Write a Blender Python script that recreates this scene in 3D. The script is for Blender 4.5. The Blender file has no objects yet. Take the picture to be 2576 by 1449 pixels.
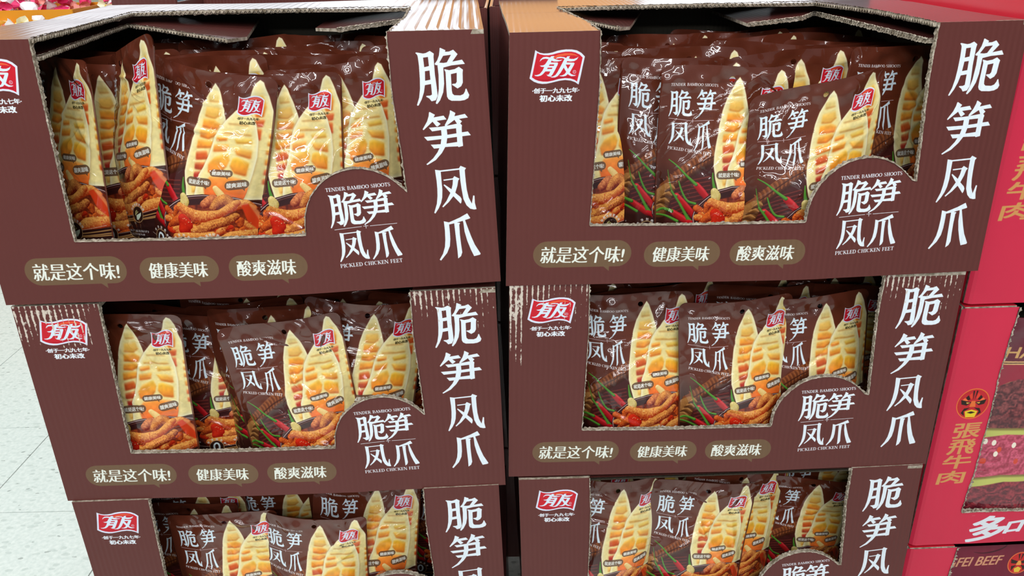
import bpy, bmesh, math, random, json
import numpy as np
from mathutils import Vector, Matrix
random.seed(7); RNG = np.random.RandomState(11)
PI = math.pi
S = bpy.context.scene
COL = S.collection

# ---------------------------------------------------------------- camera
cam_d = bpy.data.cameras.new('camera'); cam = bpy.data.objects.new('camera', cam_d); COL.objects.link(cam)
cam_d.sensor_width = 36; cam_d.lens = 28.27; cam_d.clip_start = .02; cam_d.clip_end = 60
_r = Vector((.99980069, -.00801821, -.01828367)); _u = Vector((.01996458, .40154156, .91562317)); _f = Vector((0, .9158057, -.40162161))
cam.matrix_world = Matrix(((_r.x, _u.x, -_f.x, 0), (_r.y, _u.y, -_f.y, 0), (_r.z, _u.z, -_f.z, .09952), (0, 0, 0, 1)))
S.camera = cam
# ---------------------------------------------------------------- world, lights, exposure
S.view_settings.view_transform = 'Standard'; S.view_settings.look = 'None'
S.view_settings.exposure = -0.1; S.view_settings.gamma = 1.0; S.view_settings.use_curve_mapping = False
w = bpy.data.worlds.new('world'); S.world = w; w.use_nodes = True
bg = w.node_tree.nodes['Background']; bg.inputs['Color'].default_value = (.86, .93, 1, 1); bg.inputs['Strength'].default_value = .24
def area(name, loc, target, sx, sy, power, color):
    d = bpy.data.lights.new(name, 'AREA'); d.shape = 'RECTANGLE'; d.size = sx; d.size_y = sy; d.energy = power; d.color = color
    o = bpy.data.objects.new(name, d); COL.objects.link(o); o.location = loc
    o.rotation_euler = (Vector(target) - Vector(loc)).to_track_quat('-Z', 'Y').to_euler(); return o
area('strip_light', (.9, -.9, 2.1), (.1, 1, -.4), 1.6, .08, 31, (1, .97, .92))
area('strip_light', (-1.4, -.5, 2.1), (-.1, 1, -.4), 1.4, .08, 27, (.93, .97, 1))
area('strip_light', (.1, -2.6, 2.1), (0, 1, -.4), 2.6, .09, 48, (.97, .98, 1))
area('strip_light', (-.9, -3.9, 2.2), (0, 1, -.2), 2.4, .10, 35, (.96, .98, 1))  # added strip for glints on the pouch film
area('strip_light', (1.2, -5.2, 2.3), (0, 1, -.2), 3.2, .12, 45, (.96, .98, 1))  # farther strip, added to give the film more glints
area('strip_light', (-1.6, -7.6, 2.4), (0, 1, -.2), 4.2, .14, 66, (.96, .98, 1))  # farthest strip, also added for glints on the film
area('ceiling_spot_light', (-1.1, .22, 1.4), (-.3, .98, -.15), .09, .09, 4.8, (1, .82, .55))
area('strip_light', (-.2, 1.9, 2.1), (.3, 1.4, 0), 2.2, .10, 16, (.95, .97, 1))  # strip added behind the stacks to brighten the red carton side and box tops
area('aisle_light', (-2.6, 2.2, 2.1), (-2.0, 2.6, -1.3), 1.6, .6, 78, (.95, 1, .96))

def srgb(r, g, b):
    f = lambda c: ((c / 255.) / 12.92) if c / 255. <= .04045 else (((c / 255.) + .055) / 1.055) ** 2.4
    return (f(r), f(g), f(b), 1)

DATA = json.loads('''{"cui":{"p":[[[0.8701,0.0383],[0.8721,0.0379],[0.8841,0.0402],[0.8891,0.0394],[0.8968,0.0359],[0.904,0.0408],[0.903,0.0465],[0.9026,0.0789],[0.9038,0.0982],[0.9044,0.1176],[0.9,0.1257],[0.8918,0.1275],[0.8879,0.122],[0.8824,0.1185],[0.8829,0.1169],[0.89,0.1167],[0.8937,0.1149],[0.8936,0.0956],[0.8821,0.0972],[0.879,0.1103],[0.8736,0.1231],[0.8667,0.1343],[0.8642,0.1346],[0.8637,0.1329],[0.869,0.1197],[0.8722,0.1036],[0.8736,0.086],[0.8743,0.0622],[0.8737,0.0465],[0.8732,0.0434],[0.8718,0.041],[0.87,0.0394]],[[0.8834,0.0476],[0.8925,0.0466],[0.8928,0.0628],[0.8839,0.0646]],[[0.8845,0.072],[0.8931,0.071],[0.8932,0.0876],[0.8832,0.0892]],[[0.9156,0.0312],[0.9171,0.031],[0.9262,0.0354],[0.9251,0.0382],[0.9325,0.0379],[0.9405,0.0348],[0.9482,0.043],[0.9372,0.0561],[0.9556,0.053],[0.9605,0.0609],[0.9353,0.0629],[0.9194,0.0664],[0.919,0.0794],[0.9185,0.0954],[0.9154,0.1115],[0.9083,0.1259],[0.9023,0.1328],[0.8997,0.1322],[0.8995,0.1305],[0.9047,0.1177],[0.9075,0.1048],[0.9093,0.0791],[0.9088,0.0616],[0.9058,0.0616],[0.904,0.0602],[0.9038,0.0591],[0.9091,0.053],[0.9131,0.0444],[0.9151,0.0351]],[[0.9128,0.0573],[0.9209,0.0454],[0.9356,0.0438],[0.9268,0.0571],[0.9209,0.058]],[[0.9211,0.0691],[0.93,0.0714],[0.9405,0.0697],[0.9486,0.0656],[0.9559,0.0712],[0.9548,0.0773],[0.9538,0.0949],[0.9503,0.1013],[0.943,0.1054],[0.9331,0.0983],[0.9336,0.0966],[0.94,0.0961],[0.9424,0.093],[0.9437,0.0766],[0.9326,0.0787],[0.9318,0.1088],[0.9326,0.1145],[0.9357,0.1175],[0.9473,0.1183],[0.9533,0.116],[0.9565,0.1112],[0.9579,0.1064],[0.9599,0.1061],[0.9615,0.1114],[0.9643,0.118],[0.9619,0.1237],[0.9549,0.1272],[0.9465,0.1284],[0.9298,0.1278],[0.9242,0.1248],[0.9218,0.1199],[0.9218,0.1052],[0.9227,0.0795],[0.9228,0.0747],[0.921,0.0707]]],"arch":[[0.7043,0.0211,0.0603],[-0.0119,0.6916,0.2834]],"pouch":[[1.7821,0.1079,-1.4808],[0.1914,1.9861,-0.0585]]},"sun":{"p":[[[0.8849,0.1478],[0.8864,0.147],[0.8959,0.1527],[0.8929,0.1575],[0.9121,0.1549],[0.9172,0.1623],[0.8982,0.1644],[0.9052,0.1705],[0.8989,0.1753],[0.8964,0.1745],[0.89,0.1657],[0.8714,0.1812],[0.8699,0.1792],[0.8797,0.1645],[0.8836,0.1547]],[[0.9249,0.1459],[0.926,0.1453],[0.9351,0.1508],[0.9327,0.1568],[0.9529,0.1531],[0.9584,0.1603],[0.9412,0.1623],[0.9464,0.1671],[0.9427,0.1711],[0.9458,0.1746],[0.9449,0.1788],[0.9445,0.188],[0.9562,0.1868],[0.9615,0.1943],[0.9448,0.1957],[0.9446,0.2042],[0.9448,0.2145],[0.936,0.2165],[0.9344,0.2149],[0.9102,0.2151],[0.9028,0.2264],[0.8897,0.2397],[0.8727,0.2488],[0.8706,0.2471],[0.8849,0.236],[0.8945,0.2243],[0.8985,0.2168],[0.8883,0.2174],[0.8826,0.2094],[0.9017,0.2092],[0.9038,0.1996],[0.8771,0.2016],[0.871,0.194],[0.9049,0.1927],[0.905,0.1822],[0.8876,0.1841],[0.8819,0.1766],[0.9005,0.176],[0.913,0.1748],[0.9129,0.1725],[0.9203,0.161],[0.9241,0.1512]],[[0.9165,0.1743],[0.9322,0.1638],[0.9363,0.1712]],[[0.916,0.1813],[0.9339,0.18],[0.9339,0.1896],[0.9163,0.1916]],[[0.9154,0.1984],[0.9342,0.1966],[0.9339,0.2063],[0.9132,0.2085]]],"arch":[[0.7034,0.015,0.121],[-0.0065,0.6859,0.198]],"pouch":[[1.645,-0.0721,-1.1417],[0.0771,2.1975,-0.2159]]},"feng":{"p":[[[0.8863,0.2587],[0.8963,0.2604],[0.9332,0.2579],[0.9366,0.2531],[0.9471,0.2582],[0.9443,0.2623],[0.9444,0.2832],[0.9453,0.302],[0.9478,0.3179],[0.953,0.3306],[0.9568,0.3139],[0.9595,0.3146],[0.9592,0.3296],[0.9616,0.3426],[0.9567,0.3431],[0.9491,0.3411],[0.9421,0.3335],[0.937,0.3205],[0.9349,0.2983],[0.9339,0.2826],[0.9337,0.261],[0.8971,0.2634],[0.8971,0.2808],[0.8973,0.2995],[0.8956,0.3151],[0.8924,0.326],[0.8869,0.3368],[0.8794,0.3472],[0.877,0.3458],[0.8839,0.3271],[0.8865,0.3114],[0.8875,0.2958],[0.8874,0.2803],[0.8865,0.2649]],[[0.9007,0.2791],[0.9195,0.2773],[0.9229,0.2731],[0.9327,0.2787],[0.9298,0.2824],[0.9273,0.2932],[0.9221,0.3066],[0.9313,0.3154],[0.9336,0.3203],[0.9327,0.3266],[0.9309,0.3297],[0.9178,0.3136],[0.9077,0.3252],[0.8958,0.3354],[0.894,0.3337],[0.9033,0.3226],[0.9123,0.3065],[0.9003,0.2903],[0.9017,0.2885],[0.9152,0.2991],[0.9182,0.2896],[0.9195,0.28],[0.9015,0.2816]]],"arch":[[0.7056,0.0118,0.0581],[-0.0064,0.6917,0.2036]],"pouch":[[2.0343,0.0188,-1.7063],[0.2364,1.8699,-0.2747]]},"zhua":{"p":[[[0.8944,0.3641],[0.9045,0.367],[0.9263,0.3583],[0.9423,0.35],[0.9477,0.3603],[0.9461,0.3614],[0.9369,0.3641],[0.9403,0.3769],[0.9464,0.3986],[0.9527,0.4173],[0.963,0.4372],[0.9618,0.4397],[0.9494,0.4422],[0.9441,0.4284],[0.9379,0.408],[0.934,0.388],[0.9331,0.37],[0.9322,0.3654],[0.9202,0.3684],[0.9262,0.3693],[0.9261,0.3712],[0.9247,0.3727],[0.9243,0.394],[0.925,0.4138],[0.9261,0.4322],[0.923,0.4404],[0.9166,0.4453],[0.9166,0.4266],[0.9156,0.4],[0.9147,0.3697],[0.9045,0.3715],[0.9047,0.3878],[0.9043,0.4026],[0.9023,0.4173],[0.8956,0.4318],[0.8819,0.4476],[0.8792,0.4454],[0.887,0.4329],[0.8921,0.4183],[0.8941,0.4036],[0.895,0.384],[0.8946,0.3709]]],"arch":[[0.718,0.0172,0.1071],[-0.0079,0.7059,0.1278]],"pouch":[[1.6268,-0.0883,-1.1202],[-0.1741,2.2917,-0.2314]]},"logo":{"outer":[[0.0494,0.0316],[0.0532,0.0342],[0.0587,0.0367],[0.0662,0.038],[0.0746,0.0378],[0.0829,0.0364],[0.0911,0.0339],[0.0994,0.0325],[0.1077,0.0317],[0.1186,0.032],[0.1287,0.0339],[0.1372,0.0384],[0.1424,0.0432],[0.1444,0.0452],[0.1408,0.0632],[0.1381,0.079],[0.1346,0.0954],[0.1333,0.0951],[0.1277,0.0912],[0.1191,0.0882],[0.1081,0.0868],[0.0963,0.0881],[0.0829,0.091],[0.0729,0.0928],[0.0644,0.093],[0.056,0.0916],[0.0483,0.0887],[0.0432,0.0853],[0.0396,0.0825],[0.0435,0.0643],[0.0479,0.0408]],"red":[[0.0531,0.0368],[0.0587,0.0394],[0.0663,0.0411],[0.0747,0.0415],[0.083,0.0403],[0.0913,0.0382],[0.0996,0.0368],[0.1079,0.0358],[0.1179,0.036],[0.1263,0.0378],[0.134,0.0414],[0.1401,0.047],[0.1367,0.0647],[0.1312,0.0901],[0.1258,0.0867],[0.1181,0.0842],[0.108,0.0833],[0.0962,0.0845],[0.0845,0.0874],[0.0744,0.089],[0.066,0.0888],[0.0575,0.0873],[0.0507,0.0847],[0.0443,0.0806],[0.0484,0.0596]],"glow":[[0.084,0.0447],[0.0938,0.0402],[0.1063,0.0383],[0.118,0.0387],[0.1256,0.0405],[0.1316,0.0445],[0.1232,0.0428],[0.1106,0.0423],[0.0981,0.0442],[0.0857,0.0474]],"dark":[[0.049,0.0819],[0.0617,0.0849],[0.0743,0.0852],[0.0869,0.0827],[0.0994,0.0798],[0.1163,0.0797],[0.129,0.0828],[0.1283,0.0852],[0.1164,0.0829],[0.1037,0.0827],[0.087,0.0863],[0.0702,0.0879],[0.0575,0.0864]],"you1":[[0.0581,0.0527],[0.0602,0.0481],[0.0647,0.0446],[0.0714,0.044],[0.0781,0.0453],[0.0802,0.0432],[0.0864,0.0431],[0.0842,0.0466],[0.0883,0.0487],[0.095,0.0504],[0.1021,0.0499],[0.0984,0.052],[0.0918,0.0531],[0.0859,0.0529],[0.0808,0.0513],[0.0797,0.0544],[0.0922,0.0547],[0.0937,0.0559],[0.0928,0.059],[0.0873,0.07],[0.0833,0.077],[0.0809,0.0794],[0.078,0.0799],[0.075,0.0792],[0.0733,0.0776],[0.0715,0.076],[0.0741,0.0766],[0.0766,0.0757],[0.0793,0.0706],[0.0697,0.0704],[0.0656,0.075],[0.0615,0.0777],[0.0556,0.079],[0.0506,0.0783],[0.0487,0.0764],[0.053,0.0766],[0.0589,0.0749],[0.0638,0.0694],[0.0673,0.0624],[0.0619,0.0619],[0.0585,0.0597],[0.0652,0.0592],[0.0685,0.0577],[0.0709,0.0546],[0.0749,0.0484],[0.069,0.0475],[0.0632,0.0485]],"h1":[[0.0777,0.058],[0.0865,0.0581],[0.0855,0.0606],[0.0761,0.0604]],"h2":[[0.0743,0.0637],[0.0831,0.0639],[0.0821,0.0661],[0.0729,0.0659]],"you2":[[0.0883,0.0483],[0.0915,0.0456],[0.0982,0.0447],[0.1049,0.0455],[0.1087,0.0471],[0.1107,0.0441],[0.1161,0.044],[0.1138,0.0477],[0.1176,0.0489],[0.1234,0.049],[0.1292,0.0472],[0.1326,0.0449],[0.1293,0.0503],[0.1244,0.053],[0.1169,0.0536],[0.111,0.0527],[0.1098,0.055],[0.1237,0.0556],[0.1253,0.0569],[0.1239,0.0605],[0.1164,0.0734],[0.1195,0.0762],[0.1238,0.0779],[0.1293,0.0782],[0.1255,0.0799],[0.1196,0.0802],[0.1154,0.0781],[0.1129,0.0761],[0.1095,0.0792],[0.1045,0.0803],[0.0994,0.0799],[0.0964,0.0785],[0.1019,0.0782],[0.1069,0.0759],[0.1097,0.072],[0.1047,0.0644],[0.0992,0.0734],[0.0935,0.0796],[0.0885,0.0818],[0.0826,0.0818],[0.0784,0.0801],[0.0843,0.0798],[0.0892,0.0772],[0.0932,0.0717],[0.0988,0.0615],[0.1054,0.0486],[0.1016,0.0472],[0.0957,0.0471]],"h3":[[0.1083,0.0589],[0.1176,0.0591],[0.1128,0.0669]],"reg":[[0.1255,0.0724],[0.1287,0.0724]],"pouch":[[1.7426,0.111,0.6714],[-0.1926,2.4452,0.0791]]}}''')
BOX = json.loads('''{"L0":[[[-0.6188,0.9002,0.0072],[-0.0256,0.9269,0.0053],[-0.6212,0.9001,-0.3049],[-0.0139,0.9275,-0.2973]],0.5965,0.0123,[0.99899,0.04504,0.0],[-0.6191,0.9002,0.0]],"L1":[[[-0.6177,0.9027,-0.3083],[-0.0211,0.9296,-0.3076],[-0.6183,0.9027,-0.6036],[-0.0146,0.9299,-0.6114]],0.629,0.0053,[0.99899,0.04504,0.0],[-0.6183,0.9027,0.0]],"L2":[[[-0.612,0.9004,-0.6041],[-0.0243,0.9269,-0.6091],[-0.6099,0.9005,-0.9041],[-0.0177,0.9272,-0.9004]],0.605,0.0114,[0.99899,0.04504,0.0],[-0.6116,0.9005,0.0]],"R0":[[[0.0028,0.9342,0.0004],[0.5943,0.9528,0.0008],[-0.0077,0.9339,-0.3071],[0.6007,0.953,-0.3072]],0.6082,0.0106,[0.99951,0.03134,0.0],[-0.0019,0.9341,0.0]],"R1":[[[-0.0033,0.9354,-0.3069],[0.5864,0.9539,-0.3069],[-0.01,0.9352,-0.602],[0.5906,0.954,-0.6084]],0.6075,0.0043,[0.99951,0.03134,0.0],[-0.0061,0.9353,0.0]],"R2":[[[0.0041,0.9336,-0.6064],[0.5856,0.9518,-0.6078],[0.0077,0.9337,-0.9077],[0.5941,0.9521,-0.9005]],0.605,0.0117,[0.99951,0.03134,0.0],[0.0019,0.9335,0.0]]}''')
POSE = json.loads('''[["L0",0.0762,0.1,-0.0277,-34,-1.5,6,0,0.3,0],["L0",0.1637,0.088,-0.0233,-44,-11.8,4,14,0.25,8],["L0",0.2631,0.066,-0.0446,-16,-9.7,6,-4,0.7,2],["L0",0.3359,0.085,-0.0551,0,-2.0,5,0,0.5,3],["L0",0.3966,0.115,-0.0514,0,3.6,5,0,0.3,4],["L0",0.4259,0.15,-0.0573,0,-0.3,4,0,0.2,5],["R0",0.1053,0.1,-0.0452,0,-0.9,5,0,0.3,3],["R0",0.231,0.095,-0.0463,0,-3.0,5,0,0.4,5],["R0",0.2747,0.07,-0.0526,0,-1.4,5,0,0.5,0],["R0",0.3808,0.045,-0.0703,0,-1.4,6,0,0.7,9],["R0",0.5094,0.1,-0.0388,16,-3.9,5,0,0.3,6],["L1",0.1037,0.05,-0.0359,0,-1.8,6,0,0.2,6],["L1",0.2123,0.1,-0.0705,0,-5.0,6,0,0.2,3],["L1",0.2797,0.08,-0.0492,0,3.3,6,0,0.4,7],["L1",0.3098,0.045,-0.0532,0,6.3,6,0,0.5,1],["L1",0.4196,0.07,-0.0462,0,-7.1,6,0,0.4,2],["R1",0.1792,0.065,-0.0475,0,-0.1,6,0,0.4,5],["R1",0.3162,0.045,-0.0549,0,1.4,6,0,0.5,3],["R1",0.4287,0.06,-0.058,0,2.6,6,0,0.5,4],["L2",0.107,0.1,-0.0801,0,-1.6,6,0,0.3,0],["L2",0.1768,0.055,-0.0669,0,2.3,6,0,0.4,6],["L2",0.3114,0.035,-0.0708,0,-3.6,7,0,0.6,7],["L2",0.3912,0.075,-0.044,0,-5.3,6,0,0.3,5],["R2",0.1477,0.045,-0.0429,0,-5.1,7,0,0.4,2],["R2",0.2897,0.062,-0.0608,0,-6.5,7,0,0.5,1],["R2",0.3492,0.08,-0.0598,0,-8.2,6,0,0.4,3],["R2",0.4701,0.1,-0.0905,0,-6.6,6,0,0.4,0]]''')
AR = .5019

# ================================================================ flat print, drawn by numpy
def cover(edges, W, H, ss=3):
    """anti-aliased even-odd coverage of a set of closed outlines given as an (n,4) edge array in px"""
    x0 = max(0, int(edges[:, [0, 2]].min()) - 1); x1 = min(W, int(edges[:, [0, 2]].max()) + 2)
    y0 = max(0, int(edges[:, [1, 3]].min()) - 1); y1 = min(H, int(edges[:, [1, 3]].max()) + 2)
    if x1 <= x0 or y1 <= y0: return None
    hh, ww = (y1 - y0) * ss, (x1 - x0) * ss
    T = np.zeros((hh, ww + 1), np.uint8)
    e = (edges - np.array([x0, y0, x0, y0])) * ss
    for ax, ay, bx, by in e:
        if ay == by: continue
        if ay > by: ax, ay, bx, by = bx, by, ax, ay
        r0 = max(0, int(math.ceil(ay - .5))); r1 = min(hh - 1, int(math.ceil(by - .5)) - 1)
        if r1 < r0: continue
        r = np.arange(r0, r1 + 1)
        c = np.clip(np.ceil(ax + (r + .5 - ay) * (bx - ax) / (by - ay) - .5), 0, ww).astype(int)
        T[r, c] ^= 1
    M = np.bitwise_xor.accumulate(T, axis=1)[:, :ww].astype(np.float32)
    M = M.reshape(y1 - y0, ss, x1 - x0, ss).mean((1, 3))
    return x0, y0, M
def loop(pts):
    p = np.array(pts, float); return np.concatenate([p, np.roll(p, -1, 0)], 1)
def blur(a, r):
    if r < .5: return a
    n = max(1, int(round(r)))
    for _ in range(2):
        for ax in (0, 1):
            p = np.pad(a, [(n + 1, n) if i == ax else (0, 0) for i in range(a.ndim)], mode='edge')
            c = np.cumsum(p, axis=ax, dtype=np.float64)
            a = ((np.take(c, range(2 * n + 1, c.shape[ax]), ax) - np.take(c, range(0, c.shape[ax] - 2 * n - 1), ax)) / (2 * n + 1)).astype(np.float32)
    return a
def noise2(h, w, s, seed=0):
    r = np.random.RandomState(seed); a = r.rand(int(h / s) + 3, int(w / s) + 3)
    y = np.arange(h) / s; x = np.arange(w) / s; yi = y.astype(int); xi = x.astype(int); fy = (y - yi)[:, None]; fx = (x - xi)[None]
    fy = fy * fy * (3 - 2 * fy); fx = fx * fx * (3 - 2 * fx)
    return ((a[yi][:, xi] * (1 - fx) + a[yi][:, xi + 1] * fx) * (1 - fy) + (a[yi + 1][:, xi] * (1 - fx) + a[yi + 1][:, xi + 1] * fx) * fy).astype(np.float32)
class Art:
    def __init__(s, W, H, col):
        s.W, s.H = W, H; s.a = np.empty((H, W, 3), np.float32); s.a[:] = np.array(col) / 255.; s.al = np.ones((H, W), np.float32)
    def put(s, m, col, k=1.):
        if m is None: return
        x, y, M = m; h, w = M.shape; M = (M * k)[..., None]
        c = col if isinstance(col, np.ndarray) else np.array(col, np.float32) / 255.
        s.a[y:y + h, x:x + w] = s.a[y:y + h, x:x + w] * (1 - M) + c * M
    def full(s, m, r=0):
        F = np.zeros((s.H, s.W), np.float32)
        if m: F[m[1]:m[1] + m[2].shape[0], m[0]:m[0] + m[2].shape[1]] = m[2]
        return blur(F, r)
    def soft(s, m, r):
        """blurred mask kept to its own neighbourhood"""
        if m is None: return None
        p = int(r * 3) + 2; x, y, M = m
        x0, y0 = max(0, x - p), max(0, y - p); x1, y1 = min(s.W, x + M.shape[1] + p), min(s.H, y + M.shape[0] + p)
        F = np.zeros((y1 - y0, x1 - x0), np.float32); F[y - y0:y - y0 + M.shape[0], x - x0:x - x0 + M.shape[1]] = M
        return x0, y0, blur(F, r)
    def poly(s, pts, col, k=1., r=0):
        m = cover(loop(pts), s.W, s.H)
        if r: m = s.soft(m, r)
        s.put(m, col, k)
    def tube(s, pts, rad, lo, hi, seed=0, wr=0., k=1., spec=None):
        """a painted limb: shaded across, wrinkled along"""
        p = np.array(pts, float); n = max(12, int(len(p) * 14)); t = np.linspace(0, len(p) - 1, n)
        i = np.clip(t.astype(int), 0, len(p) - 2); f = (t - i)[:, None]
        pm = p[np.clip(i - 1, 0, None)]; p0 = p[i]; p1 = p[i + 1]; p2 = p[np.clip(i + 2, None, len(p) - 1)]
        c = .5 * (2 * p0 + (p1 - pm) * f + (2 * pm - 5 * p0 + 4 * p1 - p2) * f ** 2 + (3 * p0 - pm - 3 * p1 + p2) * f ** 3)
        rr = np.interp(t, range(len(p)), rad) if hasattr(rad, '__len__') else np.full(n, float(rad))
        R = rr.max() + 2; x0 = max(0, int(c[:, 0].min() - R)); x1 = min(s.W, int(c[:, 0].max() + R) + 1); y0 = max(0, int(c[:, 1].min() - R)); y1 = min(s.H, int(c[:, 1].max() + R) + 1)
        if x1 <= x0 or y1 <= y0: return
        X, Y = np.meshgrid(np.arange(x0, x1) + .5, np.arange(y0, y1) + .5)
        best = np.full(X.shape, 9., np.float32); L = np.zeros(X.shape, np.float32); U = np.zeros(X.shape, np.float32)
        al = np.concatenate([[0], np.cumsum(np.hypot(*np.diff(c, axis=0).T))])
        for j in range(n - 1):
            d = c[j + 1] - c[j]; l2 = d @ d + 1e-6; q = np.clip(((X - c[j, 0]) * d[0] + (Y - c[j, 1]) * d[1]) / l2, 0, 1)
            ex = X - c[j, 0] - q * d[0]; ey = Y - c[j, 1] - q * d[1]; r = rr[j] * (1 - q) + rr[j + 1] * q
            dd = np.hypot(ex, ey) / r; mk = dd < best
            best = np.where(mk, dd, best); L = np.where(mk, al[j] + q * math.sqrt(l2), L); U = np.where(mk, (ex * .35 + ey * .94) / r, U)
        M = np.clip((1 - best) * rr.mean() * .8 + .2, 0, 1)
        sh = np.clip(.62 - .55 * U - .35 * best ** 3, 0, 1)
        if wr:
            nz = noise2(*X.shape, 6, seed); n3 = noise2(*X.shape, 2.2, seed + 1); sh = np.clip(sh + wr * (np.sin(L * .8 + 7 * nz + 2.2 * np.abs(U)) * .34 * (.4 + nz) + (nz - .5) * 1.3 + (n3 - .5) * .7), 0, 1)
        sh = sh[..., None]; colr = np.array(lo) / 255. * (1 - sh) + np.array(hi) / 255. * sh
        if spec: colr = colr + (np.exp(-((U + .35) / .16) ** 2) * spec)[..., None] * np.clip(1 - best, 0, 1)[..., None]
        s.put((x0, y0, M.astype(np.float32)), np.clip(colr, 0, 1).astype(np.float32), k)
    def line(s, a, b, th, col, k=1.):
        a = np.array(a, float); b = np.array(b, float); d = b - a; l = math.hypot(*d) + 1e-9; n = np.array([-d[1], d[0]]) / l * th / 2
        s.poly([a + n, b + n, b - n, a - n], col, k)
    def image(s, name):
        im = bpy.data.images.new(name, s.W, s.H, alpha=True)
        px = np.ones((s.H, s.W, 4), np.float32); px[..., :3] = np.clip(s.a, 0, 1); px[..., 3] = s.al
        im.alpha_mode = 'CHANNEL_PACKED'
        im.pixels.foreach_set(px[::-1].ravel()); im.update(); im.pack(); return im
_tx = {}
def glyphs(txt, extra=0.):
    """outline edges of a run of text in the built-in font, em units, y down, + bounds"""
    if (txt, extra) in _tx: return _tx[(txt, extra)]
    c = bpy.data.curves.new('t', 'FONT'); c.body = txt; c.fill_mode = 'NONE'; c.resolution_u = 4; c.offset = extra
    o = bpy.data.objects.new('t', c); COL.objects.link(o); bpy.context.view_layer.update()
    m = o.evaluated_get(bpy.context.evaluated_depsgraph_get()).to_mesh()
    v = np.empty(len(m.vertices) * 3); m.vertices.foreach_get('co', v); v = v.reshape(-1, 3)
    e = np.empty(len(m.edges) * 2, int); m.edges.foreach_get('vertices', e); e = e.reshape(-1, 2)
    E = np.concatenate([v[e[:, 0], :2], v[e[:, 1], :2]], 1) * np.array([1, -1, 1, -1])
    x0, x1, y0, y1 = v[:, 0].min(), v[:, 0].max(), (-v[:, 1]).min(), (-v[:, 1]).max()
    bpy.data.objects.remove(o); bpy.data.curves.remove(c)
    E = (E - np.array([x0, y0, x0, y0])) / np.array([x1 - x0, y1 - y0] * 2)
    _tx[(txt, extra)] = E; return E
def text(art, txt, o, bx, by, col, bold=0, thinh=0, k=1.):
    """text fitted to the parallelogram o + [0,1]*bx + [0,1]*by (px)"""
    E = glyphs(txt); o, bx, by = np.array(o, float), np.array(bx, float), np.array(by, float)
    P = np.concatenate([o + E[:, :1] * bx + E[:, 1:2] * by, o + E[:, 2:3] * bx + E[:, 3:4] * by], 1)
    m = cover(P, art.W, art.H)
    if m is None: return
    x, y, M = m; M = np.pad(M, 3); x -= 3; y -= 3
    sh = lambda A, dx, dy: np.roll(np.roll(A, dy, 0), dx, 1)
    fr = lambda A, f, dx, dy: A * (1 - f) + np.maximum(A, sh(A, dx, dy)) * f
    if thinh: M = M * (1 - thinh) + np.minimum(M, sh(M, 0, 1)) * thinh
    b = bold
    while b > 0:
        f = min(1, b); M = fr(M, f, 1, 0); M = fr(M, f * (0 if thinh else 1), 0, 1); M = fr(M, f, -1, 0); b -= 1
    cx0, cy0 = max(0, -x), max(0, -y); M = M[cy0:, cx0:]; x += cx0; y += cy0
    M = M[:art.H - y, :art.W - x]; art.put((x, y, M), col, k)
def _arc(cx, cy, rx, ry, a0, a1, n=10): return [(cx + rx * math.cos(math.radians(a0 + (a1 - a0) * i / n)), cy - ry * math.sin(math.radians(a0 + (a1 - a0) * i / n))) for i in range(n + 1)]
K, k_ = .17, .06
def _st(x, y0=0, y1=1, s=.15, t=K): return [((x, y0), (x, y1), t)] + [((x - s, y + d), (x + s, y + d), k_) for y, d in ((y0, .03), (y1, -.03))]
SERIF = {
 'T': (.72, _st(.36) + [((.02, .03), (.70, .03), k_), ((.05, 0), (.05, .25), k_), ((.67, 0), (.67, .25), k_)]),
 'E': (.68, _st(.2) + [((.1, .03), (.6, .03), k_), ((.2, .5), (.5, .5), k_), ((.1, .97), (.62, .97), k_), ((.59, 0), (.59, .25), k_), ((.61, .72), (.61, 1), k_), ((.49, .38), (.49, .62), k_)]),
 'F': (.64, _st(.2) + [((.1, .03), (.58, .03), k_), ((.2, .5), (.5, .5), k_), ((.57, 0), (.57, .25), k_), ((.49, .38), (.49, .62), k_)]),
 'L': (.64, _st(.2) + [((.1, .97), (.58, .97), k_), ((.57, .72), (.57, 1), k_)]),
 'I': (.40, _st(.2)), 'N': (.86, _st(.14, s=.12, t=.07) + _st(.72, s=.12, t=.07) + [((.14, .02), (.72, .98), K)]),
 'H': (.86, _st(.2) + _st(.66) + [((.2, .5), (.66, .5), k_)]),
 'K': (.84, _st(.2) + [((.28, .55), (.68, .03), k_), ((.36, .42), (.72, .98), K), ((.55, .03), (.8, .03), k_), ((.58, .97), (.84, .97), k_)]),
 'M': (1.02, _st(.14, s=.12, t=.07) + _st(.86, s=.12) + [((.16, .02), (.48, .95), K), ((.48, .95), (.84, .02), .07)]),
 'A': (.80, [((.4, 0), (.1, .97), .07), ((.4, .02), (.66, .97), K), ((.2, .65), (.55, .65), k_), ((0, .97), (.24, .97), k_), ((.52, .97), (.8, .97), k_)]),
}
def _pl(p, t): return [(p[i], p[i + 1], t[i] if isinstance(t, list) else t) for i in range(len(p) - 1)]
_th = lambda n, f: [f(i / (n - 1)) for i in range(n)]
SERIF['O'] = (.86, _pl(_arc(.42, .5, .34, .47, 0, 360, 20), [.06 + .13 * abs(math.cos(2 * PI * (i + .5) / 20)) for i in range(20)]))
SERIF['C'] = (.78, _pl(_arc(.42, .5, .34, .47, 45, 320, 16), [.05 + .14 * max(0, -math.cos(math.radians(45 + 275 * (i + .5) / 16))) for i in range(16)]) + [((.66, .03), (.66, .3), k_)])
SERIF['D'] = (.84, _st(.2) + _pl([(.15, .03), (.4, .03)] + _arc(.4, .5, .34, .47, 80, -80, 10) + [(.15, .97)], [.06, .06] + [.07 + .11 * max(0, math.cos(math.radians(80 - 16 * (i + .5)))) for i in range(10)] + [.06]))
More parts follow.
